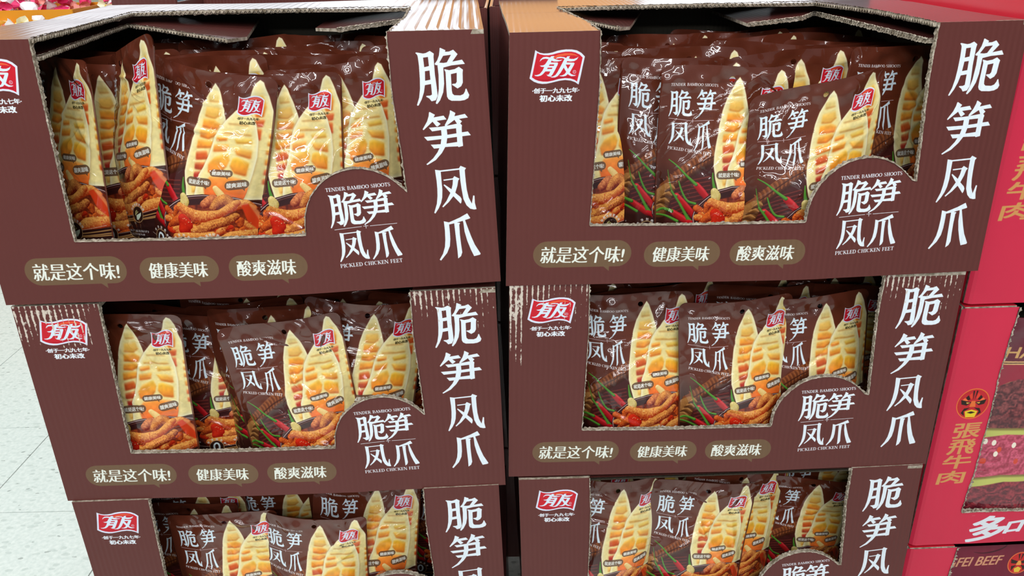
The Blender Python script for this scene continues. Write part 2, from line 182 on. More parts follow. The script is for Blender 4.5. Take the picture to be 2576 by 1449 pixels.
_bow = lambda y0, y1, x: [(.15, y0), (x - .2, y0)] + _arc(x - .2, (y0 + y1) / 2, .2, (y1 - y0) / 2, 80, -80, 8) + [(.15, y1)]
SERIF['P'] = (.72, _st(.2) + _pl(_bow(.03, .52, .62), [.06, .06] + [.07, .1, .14, .17, .17, .14, .1, .07] + [.06]))
SERIF['B'] = (.76, _st(.2) + _pl(_bow(.03, .48, .60), [.06, .06] + [.07, .1, .14, .16, .16, .14, .1, .07] + [.06]) + _pl(_bow(.5, .97, .66), [.06, .06] + [.07, .1, .14, .17, .17, .14, .1, .07] + [.06]))
SERIF['R'] = (.82, _st(.2) + _pl(_bow(.03, .5, .60), [.06, .06] + [.07, .1, .14, .16, .16, .14, .1, .07] + [.06]) + [((.38, .5), (.68, .97), K), ((.6, .97), (.84, .97), k_)])
SERIF['S'] = (.62, _pl([(.52, .25), (.5, .1), (.4, .03), (.22, .03), (.1, .12), (.1, .28), (.2, .4), (.4, .56), (.52, .7), (.5, .88), (.38, .97), (.2, .97), (.08, .88), (.06, .72)], [.06, .06, .06, .08, .11, .14, .16, .16, .13, .09, .06, .06, .06]))
def serif(art, txt, fn, h, col, k=1., wmul=1., slant=0.):
    """serif capitals; fn(x)-> (point, unit along, unit down) for distance x along the line, h = cap height px"""
    tot = sum((SERIF[c][0] if c != ' ' else .4) for c in txt); x = 0
    acc = {}
    W0 = fn(None); sc = W0 / tot
    for c in txt:
        if c == ' ': x += .4; continue
        wd, st = SERIF[c]; o, a, d = fn((x + wd / 2) * sc); o = np.array(o); a = np.array(a, float); d = np.array(d, float)
        for p, q, t in st:
            P = o + a * (p[0] - wd / 2 + slant * (1 - p[1])) * sc + d * (p[1] - 1) * h; Q = o + a * (q[0] - wd / 2 + slant * (1 - q[1])) * sc + d * (q[1] - 1) * h
            art.line(P, Q, t * h * wmul + .4, col, k)
        x += wd
def straight(o, b):
    o = np.array(o, float); b = np.array(b, float); L = math.hypot(*(b - o)); a = (b - o) / L
    return lambda x: L if x is None else (o + a * x, a, (-a[1], a[0]))
WHITE = (226, 236, 244)
def bubble(art, x0, y0, x1, y1, tail, col, k):
    r = (y1 - y0) / 2; p = _arc(x1 - r, (y0 + y1) / 2, r, r, 90, -90, 16) + _arc(x0 + r, (y0 + y1) / 2, r, r, 270, 90, 16)
    art.poly(p, col, k)
    if tail: art.poly(tail, col, k)
def logo(art, F):
    L = DATA['logo']; m = lambda n: [F(p) for p in L[n]]
    art.poly(m('outer'), (215, 222, 240)); art.poly(m('red'), (196, 26, 42)); art.poly(m('dark'), (160, 12, 36), .7); art.poly(m('glow'), (224, 90, 52), .95)
    E = lambda *n: np.concatenate([loop(m(q)) for q in n])
    art.put(cover(E('you1', 'h1', 'h2'), art.W, art.H), (212, 226, 240)); art.put(cover(E('you2', 'h3'), art.W, art.H), (212, 226, 240))
    c, e = F(L['reg'][0]), F(L['reg'][1]); r = math.hypot(e[0] - c[0], e[1] - c[1])
    ring = lambda q: [(c[0] + q * math.cos(t / 12 * PI), c[1] + q * math.sin(t / 12 * PI)) for t in range(24)]
    art.put(cover(np.concatenate([loop(ring(r)), loop(ring(r * .76))]), art.W, art.H), (212, 226, 240)); text(art, 'R', (c[0] - r * .35, c[1] - r * .45), (r * .7, 0), (0, r * .9), (212, 226, 240))

# ---- the brown display box front, drawn once in face coordinates
def box_art():
    W = 2304; H = int(W * AR); a = Art(W, H, (93, 46, 42)); F = lambda p: (p[0] * W, p[1] * W)
    for key in ('cui', 'sun', 'feng', 'zhua'):
        D = DATA[key]
        for mp in (None, 'arch'):
            A = D.get(mp) if mp else None
            G = (lambda p: F(p)) if A is None else (lambda p, A=A: F((A[0][0] * p[0] + A[0][1] * p[1] + A[0][2], A[1][0] * p[0] + A[1][1] * p[1] + A[1][2])))
            a.put(cover(np.concatenate([loop([G(p) for p in q]) for q in D['p']]), W, H), WHITE)
    logo(a, F)
    w2 = lambda u, v: (u * W, v * W)
    text(a, '·创于一九九七年·', w2(.046, .1005), w2(.090, .0), w2(0, .0095), WHITE, bold=1.3)
    text(a, '初心未改', w2(.0605, .1135), w2(.062, .0), w2(0, .012), WHITE, bold=1.8)
    OL = (110, 88, 62)
    bubble(a, *w2(.055, .406), *w2(.257, .463), [w2(.200, .462), w2(.2125, .473), w2(.2125, .462)], OL, .85)
    bubble(a, *w2(.283, .411), *w2(.440, .466), [w2(.385, .465), w2(.398, .4755), w2(.398, .465)], OL, .85)
    bubble(a, *w2(.460, .413), *w2(.616, .467), [w2(.561, .466), w2(.574, .4765), w2(.574, .466)], OL, .85)
    text(a, '就是这个味!', w2(.0735, .417), w2(.170, .002), w2(-.004, .036), (226, 230, 220), bold=2.1, thinh=.9)
    text(a, '健康美味', w2(.303, .422), w2(.116, .001), w2(-.003, .033), (226, 230, 220), bold=2.1, thinh=.9)
    text(a, '酸爽滋味', w2(.478, .424), w2(.116, .001), w2(-.003, .033), (226, 230, 220), bold=2.1, thinh=.9)
    serif(a, 'TENDER BAMBOO SHOOTS', straight(w2(.671, .2925), w2(.797, .2865)), .0072 * W, WHITE)
    serif(a, 'PICKLED CHICKEN FEET', straight(w2(.680, .4505), w2(.805, .4455)), .0078 * W, WHITE)
    for p, q in (((.678, .370), (.732, .366)), ((.748, .3655), (.802, .363)), ((.735, .3655), (.745, .365)), ((.7398, .362), (.7402, .3705))): a.line(w2(*p), w2(*q), 2.2, WHITE)
    return a.image('display_box_front_print')

# ---- the pouch front; traced in art units, mapped to a 640-px-wide sheet
PW, PH = 640, 960
def pouch_art():
    a = Art(PW, PH, (88, 40, 26)); W, H = PW, PH
    A = lambda x, y: ((x - 105 + .08 * (y - 95)) / 1292. * W, (y - 70 + .03 * (x - 750)) / 1290. * 1.17 * W)
    B = lambda x, y: ((x - 330) / 740. * W, (.785 + (y - 90) / 1310. * .715) * W)
    PP = lambda q: [A(*p) for p in q]
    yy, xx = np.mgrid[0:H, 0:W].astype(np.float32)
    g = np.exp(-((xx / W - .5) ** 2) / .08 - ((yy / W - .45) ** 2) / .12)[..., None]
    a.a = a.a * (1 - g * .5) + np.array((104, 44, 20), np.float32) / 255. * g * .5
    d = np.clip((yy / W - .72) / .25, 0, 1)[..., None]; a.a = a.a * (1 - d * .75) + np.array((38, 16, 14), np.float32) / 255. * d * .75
    # basket
    a.poly(PP([(170, 1080), (330, 1010), (560, 860), (620, 900), (620, 1400), (100, 1420), (100, 1200)]), (66, 26, 24), 1, 6)
    for i in range(9):
        y = 1040 + i * 36; a.tube(PP([(150 + i * 6, y + 60), (330, y), (560, y - 50)]), 5, (60, 18, 18), (128, 52, 44), wr=.1, k=.8)
    a.tube(PP([(120, 1110), (290, 985), (450, 885), (610, 800)]), [30, 36, 40, 44], (58, 24, 14), (138, 74, 38), seed=3, wr=.12)
    for q in range(26):
        x = 150 + q * 18.5; y = 1050 - q * 11.2; a.tube(PP([(x - 12, y - 42), (x + 10, y), (x + 6, y + 46)]), [3, 7, 4], *[((96, 48, 24), (176, 104, 58)), ((60, 26, 14), (120, 62, 34))][q % 2], seed=q, wr=.1, k=.75)
    a.tube(PP([(150, 1085), (300, 978), (450, 885), (610, 815)]), 4, (40, 14, 10), (84, 40, 24), k=.8)
    a.tube(PP([(40, 1310), (80, 1200), (150, 1110)]), [40, 44, 30], (80, 44, 20), (176, 122, 66), seed=4, wr=.12)
    for q in range(7): a.tube(PP([(10 + q * 22, 1290 - q * 30), (60 + q * 20, 1262 - q * 29), (120 + q * 15, 1286 - q * 30)]), [3, 9, 3], *[((110, 64, 28), (206, 152, 90)), ((50, 24, 12), (98, 56, 28))][q % 2], seed=q, wr=.1, k=.85)
    # chillies
    GR, GH, RD, RH = (26, 70, 20), (110, 176, 60), (110, 6, 12), (214, 34, 40)
    a.tube(PP([(425, 1065), (480, 1120), (550, 1190), (590, 1230)]), [16, 19, 15, 8], RD, RH, spec=.5)
    a.tube(PP([(165, 860), (240, 910), (330, 990), (420, 1060)]), [2.5, 4, 6, 9], GR, GH)
    a.tube(PP([(225, 1165), (290, 1230), (360, 1300), (410, 1370)]), [14, 16, 16, 10], RD, RH, spec=.45)
    a.tube(PP([(150, 950), (165, 1060), (190, 1150), (225, 1170)]), [2, 3, 4, 7], GR, GH, k=.8)
    a.tube(PP([(250, 1040), (280, 1130), (330, 1205), (405, 1225)]), [3, 5, 6, 7], GR, GH)
    a.tube(PP([(175, 1310), (240, 1345), (320, 1385), (380, 1400)]), [14, 18, 18, 12], RD, RH, spec=.2)
    a.tube(PP([(30, 1320), (90, 1290), (170, 1305)]), [5, 7, 10], GR, GH)
    a.tube(PP([(30, 1350), (110, 1350), (220, 1390)]), [5, 6, 8], GR, GH)
    a.tube(PP([(180, 1130), (250, 1230), (310, 1330), (345, 1385)]), [5, 6, 8, 13], GR, GH)
    a.tube(PP([(330, 1390), (400, 1410), (470, 1440)]), [12, 16, 10], RD, RH)
    a.tube(PP([(595, 955), (598, 1040), (615, 1110)]), [3, 7, 12], GR, GH)
    # bamboo shoots
    def shoot(pts, chambers, edge=(238, 230, 190), core=(234, 212, 136)):
        m = cover(loop(PP(pts)), W, H); a.put(a.soft(m, 6), (120, 60, 24), .55); a.put(a.soft(m, 1), edge)
        F = a.full(m); I = np.clip((blur(F, 13) - .55) / .45, 0, 1) * F * .8
        nz = noise2(H, W, 26, 5)[..., None] * .6 + noise2(H, W, 9, 6)[..., None] * .4
        a.a = a.a * (1 - I[..., None]) + (np.array(core) / 255. * (.90 + .18 * nz)) * I[..., None]
        for q, c0, c1 in chambers:
            cx_, cy_ = np.mean(q, 0); q = [(cx_ + (px - cx_) * 1.06, cy_ + (py - cy_) * .98) for px, py in q]
            mm = cover(loop(PP(q)), W, H)
            if mm is None: continue
            x, y, M = a.soft(mm, 4); M = M * F[y:y + M.shape[0], x:x + M.shape[1]]
            g = np.linspace(-.15, 1.05, M.shape[0])[:, None, None].clip(0, 1); n = noise2(*M.shape, 30, len(q) + x)[..., None] * .7 + noise2(*M.shape, 11, x)[..., None] * .3
            col = (np.array(c0) * (1 - g) + np.array(c1) * g) / 255. * (.90 + .22 * n)
            a.put((x, y, np.clip(M * 1.25, 0, 1)), np.clip(col, 0, 1).astype(np.float32))
            lip = np.clip(M - np.roll(M, -7, 0), 0, 1); a.put((x, y, lip), (150, 70, 24), .45)
            a.put((x, y, np.clip(M - np.roll(M, 6, 0), 0, 1)), (252, 232, 170), .5)
    YO, OR, RO = (236, 178, 60), (224, 112, 36), (196, 62, 34)
    # right, behind
    shoot([(1258, 78), (1290, 95), (1330, 200), (1368, 330), (1385, 600), (1385, 800), (1380, 960), (1350, 1060), (1150, 1060), (1100, 800), (1080, 500), (1120, 330), (1180, 215), (1225, 110)],
          [([(1195, 230), (1280, 190), (1300, 280), (1280, 370), (1220, 380)], YO, OR), ([(1215, 400), (1290, 390), (1275, 450), (1235, 455)], OR, RO), ([(1225, 470), (1268, 468), (1262, 560), (1238, 560)], OR, RO),
           ([(1335, 500), (1382, 500), (1382, 540), (1335, 535)], YO, OR), ([(1325, 565), (1382, 565), (1382, 605), (1325, 600)], YO, OR), ([(1318, 630), (1382, 630), (1380, 680), (1315, 670)], YO, OR), ([(1312, 710), (1380, 705), (1375, 765), (1310, 760)], YO, OR), ([(1310, 800), (1375, 800), (1370, 850), (1305, 845)], OR, RO), ([(1300, 880), (1365, 880), (1360, 930), (1300, 925)], OR, RO)])
    # left
    shoot([(862, 150), (890, 190), (925, 290), (950, 390), (975, 520), (960, 700), (930, 900), (900, 1100), (800, 1120), (700, 1110), (640, 1100), (618, 1000), (602, 900), (612, 800), (640, 680), (665, 560), (700, 430), (740, 330), (790, 250), (830, 185)],
          [([(800, 250), (880, 240), (890, 300), (800, 310)], (228, 206, 130), (226, 190, 104)), ([(780, 350), (890, 330), (905, 400), (850, 440), (765, 430)], (228, 190, 96), (230, 164, 66)), ([(755, 450), (850, 440), (905, 470), (880, 520), (745, 520)], YO, OR), ([(735, 545), (860, 525), (885, 560), (810, 605), (725, 600)], YO, OR),
           ([(712, 625), (850, 610), (835, 670), (705, 695)], YO, OR), ([(705, 725), (800, 700), (825, 760), (705, 790)], OR, RO), ([(700, 815), (800, 790), (790, 855), (700, 865)], OR, (160, 40, 40)), ([(700, 890), (765, 870), (745, 950), (705, 950)], RO, (140, 30, 36)), ([(690, 985), (760, 960), (750, 1040), (700, 1060)], (226, 200, 140), YO)])
    # middle, in front
    shoot([(1050, 340), (1110, 330), (1180, 370), (1225, 440), (1250, 560), (1250, 700), (1225, 850), (1190, 1000), (1160, 1080), (900, 1110), (720, 1080), (735, 1000), (750, 900), (790, 830), (830, 720), (860, 600), (900, 510), (960, 430), (1010, 380)],
          [([(990, 440), (1060, 425), (1150, 435), (1160, 458), (990, 462)], (228, 212, 146), (230, 200, 116)), ([(945, 510), (1020, 500), (1090, 520), (1175, 505), (1185, 535), (945, 538)], (228, 204, 120), (230, 184, 88)), ([(900, 570), (990, 552), (985, 590), (895, 605)], YO, OR), ([(1060, 565), (1190, 550), (1195, 595), (1075, 605)], (236, 204, 90), YO),
           ([(875, 640), (1000, 618), (985, 675), (870, 695)], YO, OR), ([(1050, 630), (1200, 648), (1195, 718), (1085, 695)], (238, 204, 84), OR),
           ([(840, 800), (890, 735), (1000, 690), (1020, 740), (1000, 800), (940, 868), (850, 865)], (238, 186, 56), OR), ([(1055, 725), (1090, 715), (1185, 750), (1170, 862), (1080, 845), (1040, 790)], (240, 190, 50), OR),
           ([(820, 960), (880, 890), (1010, 868), (1130, 885), (1195, 960), (1185, 1060), (835, 1060)], (238, 150, 56), (226, 92, 36))])
    # bowl
    a.poly(PP([(375, 1400), (370, 1340), (400, 1265), (460, 1210), (540, 1150), (640, 1095), (800, 1055), (950, 1043), (1100, 1042), (1230, 1070), (1400, 1130), (1400, 1600), (1200, 1640), (700, 1650), (450, 1560)]), (54, 22, 22))
    m_ = cover(loop(PP([(430, 1420), (440, 1330), (520, 1250), (640, 1180), (900, 1120), (1250, 1110), (1400, 1170), (1400, 1600), (1200, 1620), (700, 1630), (500, 1560)])), W, H); nz = (noise2(H, W, 10, 40) * .5 + noise2(H, W, 28, 41) * .5)[m_[1]:m_[1] + m_[2].shape[0], m_[0]:m_[0] + m_[2].shape[1], None]
    a.put(a.soft(m_, 5), (90, 28, 14), .9); a.put(m_, (np.array((70, 18, 12)) * (1 - nz) + np.array((190, 78, 34)) * nz).astype(np.float32) / 255., .8)
    rim = [(385, 1400), (382, 1340), (412, 1270), (470, 1218), (550, 1160), (640, 1110), (800, 1068), (950, 1052), (1100, 1052), (1230, 1082), (1400, 1140)]
    a.tube(PP(rim), 2.2, (150, 110, 110), (236, 216, 210), k=.95); a.tube(PP([(x + 10, y + 16) for x, y in rim]), 3, (80, 36, 36), (120, 70, 60), k=.8)
    # chicken feet and garnish
    FL, FH = (168, 48, 16), (248, 178, 88); DL, DH = (112, 24, 12), (232, 110, 40); R1, R2 = (150, 18, 10), (228, 70, 30)
    t = lambda p, r, lo, hi, sd, wr=.28, **q: a.tube([(px + 2.5 * math.sin(sd + i * 2.1), py) for i, (px, py) in enumerate(PP(p))], [x * 1.22 * (1 + .16 * math.sin(sd * 3 + i * 2)) for i, x in enumerate(r)], lo, hi, seed=sd, wr=wr * 1.1, **q)
    for i in range(60):
        x = 430 + RNG.rand() * 930; y = 1240 + RNG.rand() * 330; c = [(FL, FH), (DL, DH), (R1, R2)][RNG.randint(3)]
        t([(x, y), (x + RNG.uniform(-60, 60), y + RNG.uniform(-40, 40)), (x + RNG.uniform(-90, 90), y + RNG.uniform(-50, 50))], [8, 14, 9], c[0], c[1], i)
    t([(830, 1140), (900, 1090), (960, 1100)], [16, 22, 14], DL, (240, 150, 90), 61); t([(1000, 1180), (1090, 1120), (1180, 1100), (1250, 1130)], [16, 22, 18, 10], FL, FH, 62)
    t([(925, 985), (965, 1025), (1015, 1065), (1060, 1090)], [10, 13, 15, 16], (206, 150, 70), (252, 228, 160), 63, .12)
    t([(900, 1160), (950, 1110), (1020, 1080), (1070, 1110)], [14, 22, 24, 16], DL, (246, 170, 84), 64)
    t([(600, 1110), (625, 1150), (610, 1200)], [14, 19, 16], (170, 140, 60), (240, 220, 150), 65, .15)
    t([(690, 1230), (640, 1290), (560, 1320), (480, 1370)], [16, 22, 20, 12], DL, DH, 66)
    t([(610, 1300), (640, 1350), (600, 1400)], [20, 26, 20], R1, (226, 50, 24), 67, .15)
    t([(575, 1205), (650, 1225), (760, 1250), (870, 1235), (970, 1195), (1060, 1135), (1120, 1090)], [17, 21, 23, 22, 19, 16, 12], FL, FH, 68, .34)
    t([(720, 1390), (820, 1350), (920, 1300), (1030, 1260), (1100, 1210)], [14, 21, 22, 20, 13], DL, (246, 168, 80), 69, .34)
    t([(520, 1480), (640, 1450), (780, 1440), (900, 1400)], [14, 20, 22, 16], FL, FH, 70, .3); t([(960, 1450), (1080, 1400), (1200, 1370), (1340, 1340)], [16, 24, 24, 16], FL, FH, 71, .3)
    t([(700, 1540), (850, 1500), (1000, 1520)], [14, 20, 14], DL, DH, 72)
    a.poly(PP([(1150, 1110), (1205, 1090), (1300, 1230), (1330, 1300), (1270, 1320), (1200, 1240)]), (214, 62, 26), 1, 2); a.poly(PP([(1215, 1105), (1240, 1100), (1330, 1240), (1340, 1290), (1300, 1270)]), (236, 140, 84), .8, 2)
    for i in range(90):
        x = 460 + RNG.rand() * 880; y = 1150 + RNG.rand() * 380; p = A(x, y); r = RNG.uniform(1.5, 4)
        a.poly([(p[0] + r * math.cos(q * PI / 3), p[1] + r * .7 * math.sin(q * PI / 3)) for q in range(6)], [(250, 226, 170), (226, 40, 26), (120, 20, 16)][i % 3], .7)
    # foot of the pouch
    m = cover(loop([B(200, 1040), B(420, 1075), B(640, 1085), B(860, 1000), B(1100, 880), (W + 40, H + 20), (-20, H + 20), (-20, B(0, 950)[1])]), W, H)
    a.put(a.soft(m, 1), (46, 22, 20))
    a.tube([B(200, 1035), B(420, 1070), B(640, 1082), B(860, 1000), B(1040, 880)], 1.6, (150, 130, 120), (230, 215, 205), k=.9)
    for q in ([(600, 1210), (760, 1130), (1080, 1010)], [(560, 1190), (800, 1080), (1080, 930)], [(620, 1180), (820, 1100), (1080, 980)]): a.tube([B(*p) for p in q], [5, 4, 3], (110, 70, 36), (206, 160, 100))
    el = lambda c, rx, ry: [(c[0] + rx * math.cos(q * PI / 16), c[1] + ry * math.sin(q * PI / 16)) for q in range(32)]
    for cx, cy, n in ((.255, 1.325, 0), (.475, 1.325, 0), (.705, 1.285, 1)):
        c = (cx * W, cy * W); a.poly(el(c, 42, 45), (196, 160, 110)); a.poly(el(c, 39, 42), (50, 26, 20))
        if n == 0: a.put(cover(np.concatenate([loop(el(c, 21, 31)), loop(el(c, 10, 21))]), W, H), (206, 222, 226))
        else:
            a.poly([(c[0] - 12, c[1] + 30), (c[0] - 14, c[1] + 6), (c[0] + 26, c[1] - 12), (c[0] + 22, c[1] + 6), (c[0] + 2, c[1] + 30)], (206, 222, 200))
            for q in (-20, 5, 30): a.tube([(c[0] - 22, c[1] + 6), (c[0] - 8 + q * .3, c[1] - 22 + abs(q) * .3)], [2, 4], (120, 110, 60), (196, 190, 130))
        for j, ch in enumerate('零添加色素' if n == 0 else '酸菜搭配更美味'):
            N = 5 if n == 0 else 7; an = math.radians(150 - 120 * j / (N - 1)); r0 = 52
            px, py = c[0] + r0 * math.cos(an), c[1] - r0 * math.sin(an) - 2; th = PI / 2 - an; e = 13
            text(a, ch, (px - e / 2 * math.cos(th) + e / 2 * math.sin(th), py - e / 2 * math.sin(th) - e / 2 * math.cos(th)), (e * math.cos(th), e * math.sin(th)), (-e * math.sin(th), e * math.cos(th)), (232, 230, 224), bold=.6)
    a.poly([(20, 1.425 * W), (.30 * W, 1.405 * W), (.325 * W, 1.42 * W), (.325 * W, 1.475 * W), (20, 1.497 * W)], (206, 218, 226))
    text(a, '净含量:169克', (28, 1.432 * W), (.26 * W, -5), (0, 20), (40, 50, 70), bold=.6); text(a, '固形物≥80%', (40, 1.474 * W), (.18 * W, -3), (0, 11), (40, 50, 70))
    text(a, '(规格以袋内称重产品实际计)', (.35 * W, 1.428 * W), (.46 * W, -9), (0, 15), (226, 226, 226), bold=.5); text(a, '照片仅供参考,产品以实物为准', (.39 * W, 1.457 * W), (.38 * W, -7), (0, 12), (220, 220, 220), bold=.3)
    # lettering
    for key in ('cui', 'sun', 'feng', 'zhua'):
        D = DATA[key]; Q = D['pouch']; G = lambda p: ((Q[0][0] * p[0] + Q[0][1] * p[1] + Q[0][2]) * W, (Q[1][0] * p[0] + Q[1][1] * p[1] + Q[1][2]) * W)
        m = cover(np.concatenate([loop([G(p) for p in q]) for q in D['p']]), W, H)
        x, y, M = m; M = np.minimum(M, np.maximum(.0, .35 * M + .65 * np.minimum(M, np.roll(M, 1, 1)))); a.put((x, y, M), (214, 230, 240))
    serif(a, 'TENDER BAMBOO SHOOTS', straight(A(186, 248), A(652, 248)), 13, (224, 226, 232))
    serif(a, 'PICKLED CHICKEN FEET', straight(A(150, 770), A(582, 812)), 14, (224, 226, 232))
    a.line(A(170, 514), A(384, 534), 2, (206, 190, 200)); a.line(A(424, 534), A(612, 520), 2, (206, 190, 200)); a.line(A(386, 534), A(422, 534), 2, (206, 190, 200)); a.line(A(404, 516), A(404, 552), 2, (206, 190, 200))
    text(a, 'B8 2024/11/22', A(455, 478), (W * .185, -1), (0, 17), (66, 26, 20), k=.55)
    Q = DATA['logo']['pouch']; logo(a, lambda p: ((Q[0][0] * p[0] + Q[0][1] * p[1] + Q[0][2]) * W, (Q[1][0] * p[0] + Q[1][1] * p[1] + Q[1][2]) * W))
    text(a, '·创于一九九七年·', A(1058, 394), (W * .148, -4), (0, 12), (60, 50, 20), bold=.7); text(a, '初心未改', A(1080, 424), (W * .105, -3), (0, 15), (60, 50, 20), bold=.9)
    def pill(x0, y0, x1, y1, tilt, txt):
        c = np.array(A((x0 + x1) / 2, (y0 + y1) / 2)); hw = (x1 - x0) / 1292. * W / 2; hh = (y1 - y0) / 1290. * 1.17 * W / 2; ca, sa = math.cos(tilt), math.sin(tilt)
        R = lambda p: (c[0] + p[0] * ca - p[1] * sa, c[1] + p[0] * sa + p[1] * ca)
        body = [R(p) for p in _arc(hw - hh, 0, hh, hh, 90, -90, 10) + _arc(-hw + hh, 0, hh, hh, 270, 90, 10)]
        a.poly(body, (96, 70, 52), .88); a.poly([R((hw * .45, hh - 1)), R((hw * .62, hh * 1.5)), R((hw * .65, hh - 1))], (96, 70, 52), .88)
        o = R((-hw * .82, -hh * .52)); text(a, txt, o, (hw * 1.64 * ca, hw * 1.64 * sa), (-sa * hh * 1.04, ca * hh * 1.04), (222, 222, 214), bold=.9)
    pill(862, 828, 1068, 888, -.05, '健康美味'); pill(630, 925, 884, 998, -.06, '就是这个味!'); pill(1008, 900, 1206, 978, -.17, '酸爽滋味')
    # plain sealed rim, zip band, cut corners and punched hanging hole
    e = 9; a.a[:, :e] = a.a[:, :e] * .25 + np.array((92, 44, 32)) / 255. * .75; a.a[:, -e:] = a.a[:, -e:] * .25 + np.array((92, 44, 32)) / 255. * .75
    for y in (74, 78, 82): a.a[y:y + 1] *= .9
    R = 42.; cx = np.where(xx < R, R, np.where(xx > W - R, W - R, xx)); out = (yy < R) & (np.hypot(xx - cx, yy - R) > R); a.al[out] = 0
    hx, hy = A(790, 175); a.al[np.hypot(xx - hx, yy - hy) < 14] = 0
    return a.image('pouch_front_print')

def red_art():
    """front of the red carton: 0.62 m wide, 0.412 m high, 2600 px per metre"""
    k = 2600.; W, H = int(.62 * k), int(.412 * k); a = Art(W, H, (204, 44, 72)); GD = (206, 146, 86)
    Z0 = -.374; q = lambda x, z: ((x) * k, (Z0 - z) * k)
    R = random.Random(3)
    c = q(.0437, -.5278); ov = lambda s, dx=0, dy=0: [(c[0] + (s * .0206 * k) * math.cos(t * PI / 16) + dx + .0032 * k * math.cos(t * PI / 16), c[1] + s * .0256 * k * math.sin(t * PI / 16) + dy) for t in range(32)]
    a.poly(ov(1.0), (226, 120, 50)); a.poly(ov(.94), (190, 36, 44))
    U = lambda x, y: (c[0] + x * .0225 * k, c[1] + y * .0250 * k)
    for s in (-1, 1):
        a.poly([U(s * .06, -.88), U(s * .16, -.86), U(s * .05, -.25)], (36, 22, 16))
        for j in range(3): a.poly([U(s * (.2 + .2 * j), -.75 + .17 * j), U(s * (.34 + .2 * j), -.6 + .17 * j), U(s * (.22 + .17 * j), -.3 + .06 * j), U(s * (.12 + .1 * j), -.4 + .1 * j)], [(222, 64, 40), (40, 22, 16), (236, 112, 60)][j])
        a.poly([U(s * .1, -.1), U(s * .5, -.2), U(s * .82, -.28), U(s * .74, .02), U(s * .4, .1)], (40, 24, 16)); a.poly([U(s * .18, -.08), U(s * .46, -.12), U(s * .4, .0)], (232, 170, 70))
        a.poly([U(s * .12, .25), U(s * .5, .3), U(s * .66, .6), U(s * .4, .8), U(s * .5, .5)], (36, 24, 14))
    a.poly([U(-.12, -.2), U(.12, -.2), U(.2, .2), U(-.2, .2)], (224, 110, 50)); a.poly([U(-.42, .5), U(0, .38), U(.42, .5), U(.3, .9), U(-.3, .9)], (226, 196, 40)); a.poly([U(-.28, .58), U(0, .5), U(.28, .58), U(0, .66)], (50, 30, 10))
    for ch, x0, z0, x1, z1 in (('張', .0235, -.561, .0625, -.586), ('飛', .0215, -.589, .0600, -.6145), ('牛', .0190, -.6165, .0600, -.6405), ('肉', .0165, -.6450, .0560, -.6680)):
        text(a, ch, (q(x0 + .003, z0)), ((x1 - x0) * k, -4), (-5, (z0 - z1) * k), GD, bold=2.4)
    for ch, x0, z0, x1, z1, b in (('多', .086, -.7335, .150, -.7805, 5), ('口', .1435, -.7455, .1745, -.7665, 5), ('味', .185, -.738, .235, -.7805, 5), ('美', .245, -.736, .295, -.780, 5)):
        text(a, ch, q(x0 + .006, z0), ((x1 - x0 - .008) * k, -8), (-14, (z0 - z1) * k), (222, 226, 232), bold=b)
    text(a, 'ZHANGFEI BEEF', q(.33, -.745), (.2 * k, 0), (-6, .022 * k), GD, bold=1.5)
    return a.image('beef_carton_front_print')
def beef_art():
    W, H = 640, 900; a = Art(W, H, (150, 24, 50)); yy, xx = np.mgrid[0:H, 0:W].astype(np.float32)
    a.a[:190] = np.array((98, 22, 42)) / 255.
    text(a, 'ZHANGFEI', (20, 120), (400, -10), (-8, 44), (206, 160, 96), bold=1.5); a.poly([(0, 178), (640, 166), (640, 184), (0, 192)], (214, 170, 110)); a.poly([(0, 184), (640, 172), (640, 176), (0, 187)], (60, 20, 20))
    a.poly([(0, 330), (120, 262), (330, 226), (640, 205), (640, 900), (0, 900)], (186, 188, 92), 1, 2)
    slabs = [([(40, 300), (150, 250), (420, 240), (600, 250), (610, 400), (500, 440), (200, 450), (40, 460)], (70, 24, 30), (140, 66, 66)), ([(-10, 520), (160, 480), (600, 470), (610, 580), (420, 650), (180, 660), (0, 700)], (150, 38, 62), (206, 84, 112)), ([(20, 740), (200, 690), (400, 680), (620, 690), (600, 830), (300, 850), (10, 870)], (84, 22, 34), (150, 50, 60)), ([(-10, 930), (300, 870), (640, 880), (640, 960), (0, 960)], (120, 14, 26), (180, 40, 46))]
    for i, (p, c0, c1) in enumerate(slabs):
        m = cover(loop(p), W, H); x, y, M = a.soft(m, 1); n = noise2(*M.shape, 30, i); n2 = noise2(*M.shape, 6, i + 9); Y, X = np.mgrid[0:M.shape[0], 0:M.shape[1]]
        f = np.clip(.5 + .5 * np.sin((X * .5 + Y) * .12 + 12 * n) * .7 + (n2 - .5) * .8, 0, 1)[..., None]
        a.poly([(px + 4, py + 9) for px, py in p], (110, 90, 40), .8, 3)
        a.put((x, y, M), (np.array(c0) * (1 - f) + np.array(c1) * f).astype(np.float32) / 255.)
        if i == 1:
            for j in range(14): cx, cy = 60 + RNG.rand() * 500, 510 + RNG.rand() * 110; a.poly([(cx + 9 * math.cos(t), cy + 13 * math.sin(t)) for t in np.linspace(0, 6, 10)], (236, 226, 206) if j % 3 else (206, 60, 30))
    return a.image('beef_bag_front_print')

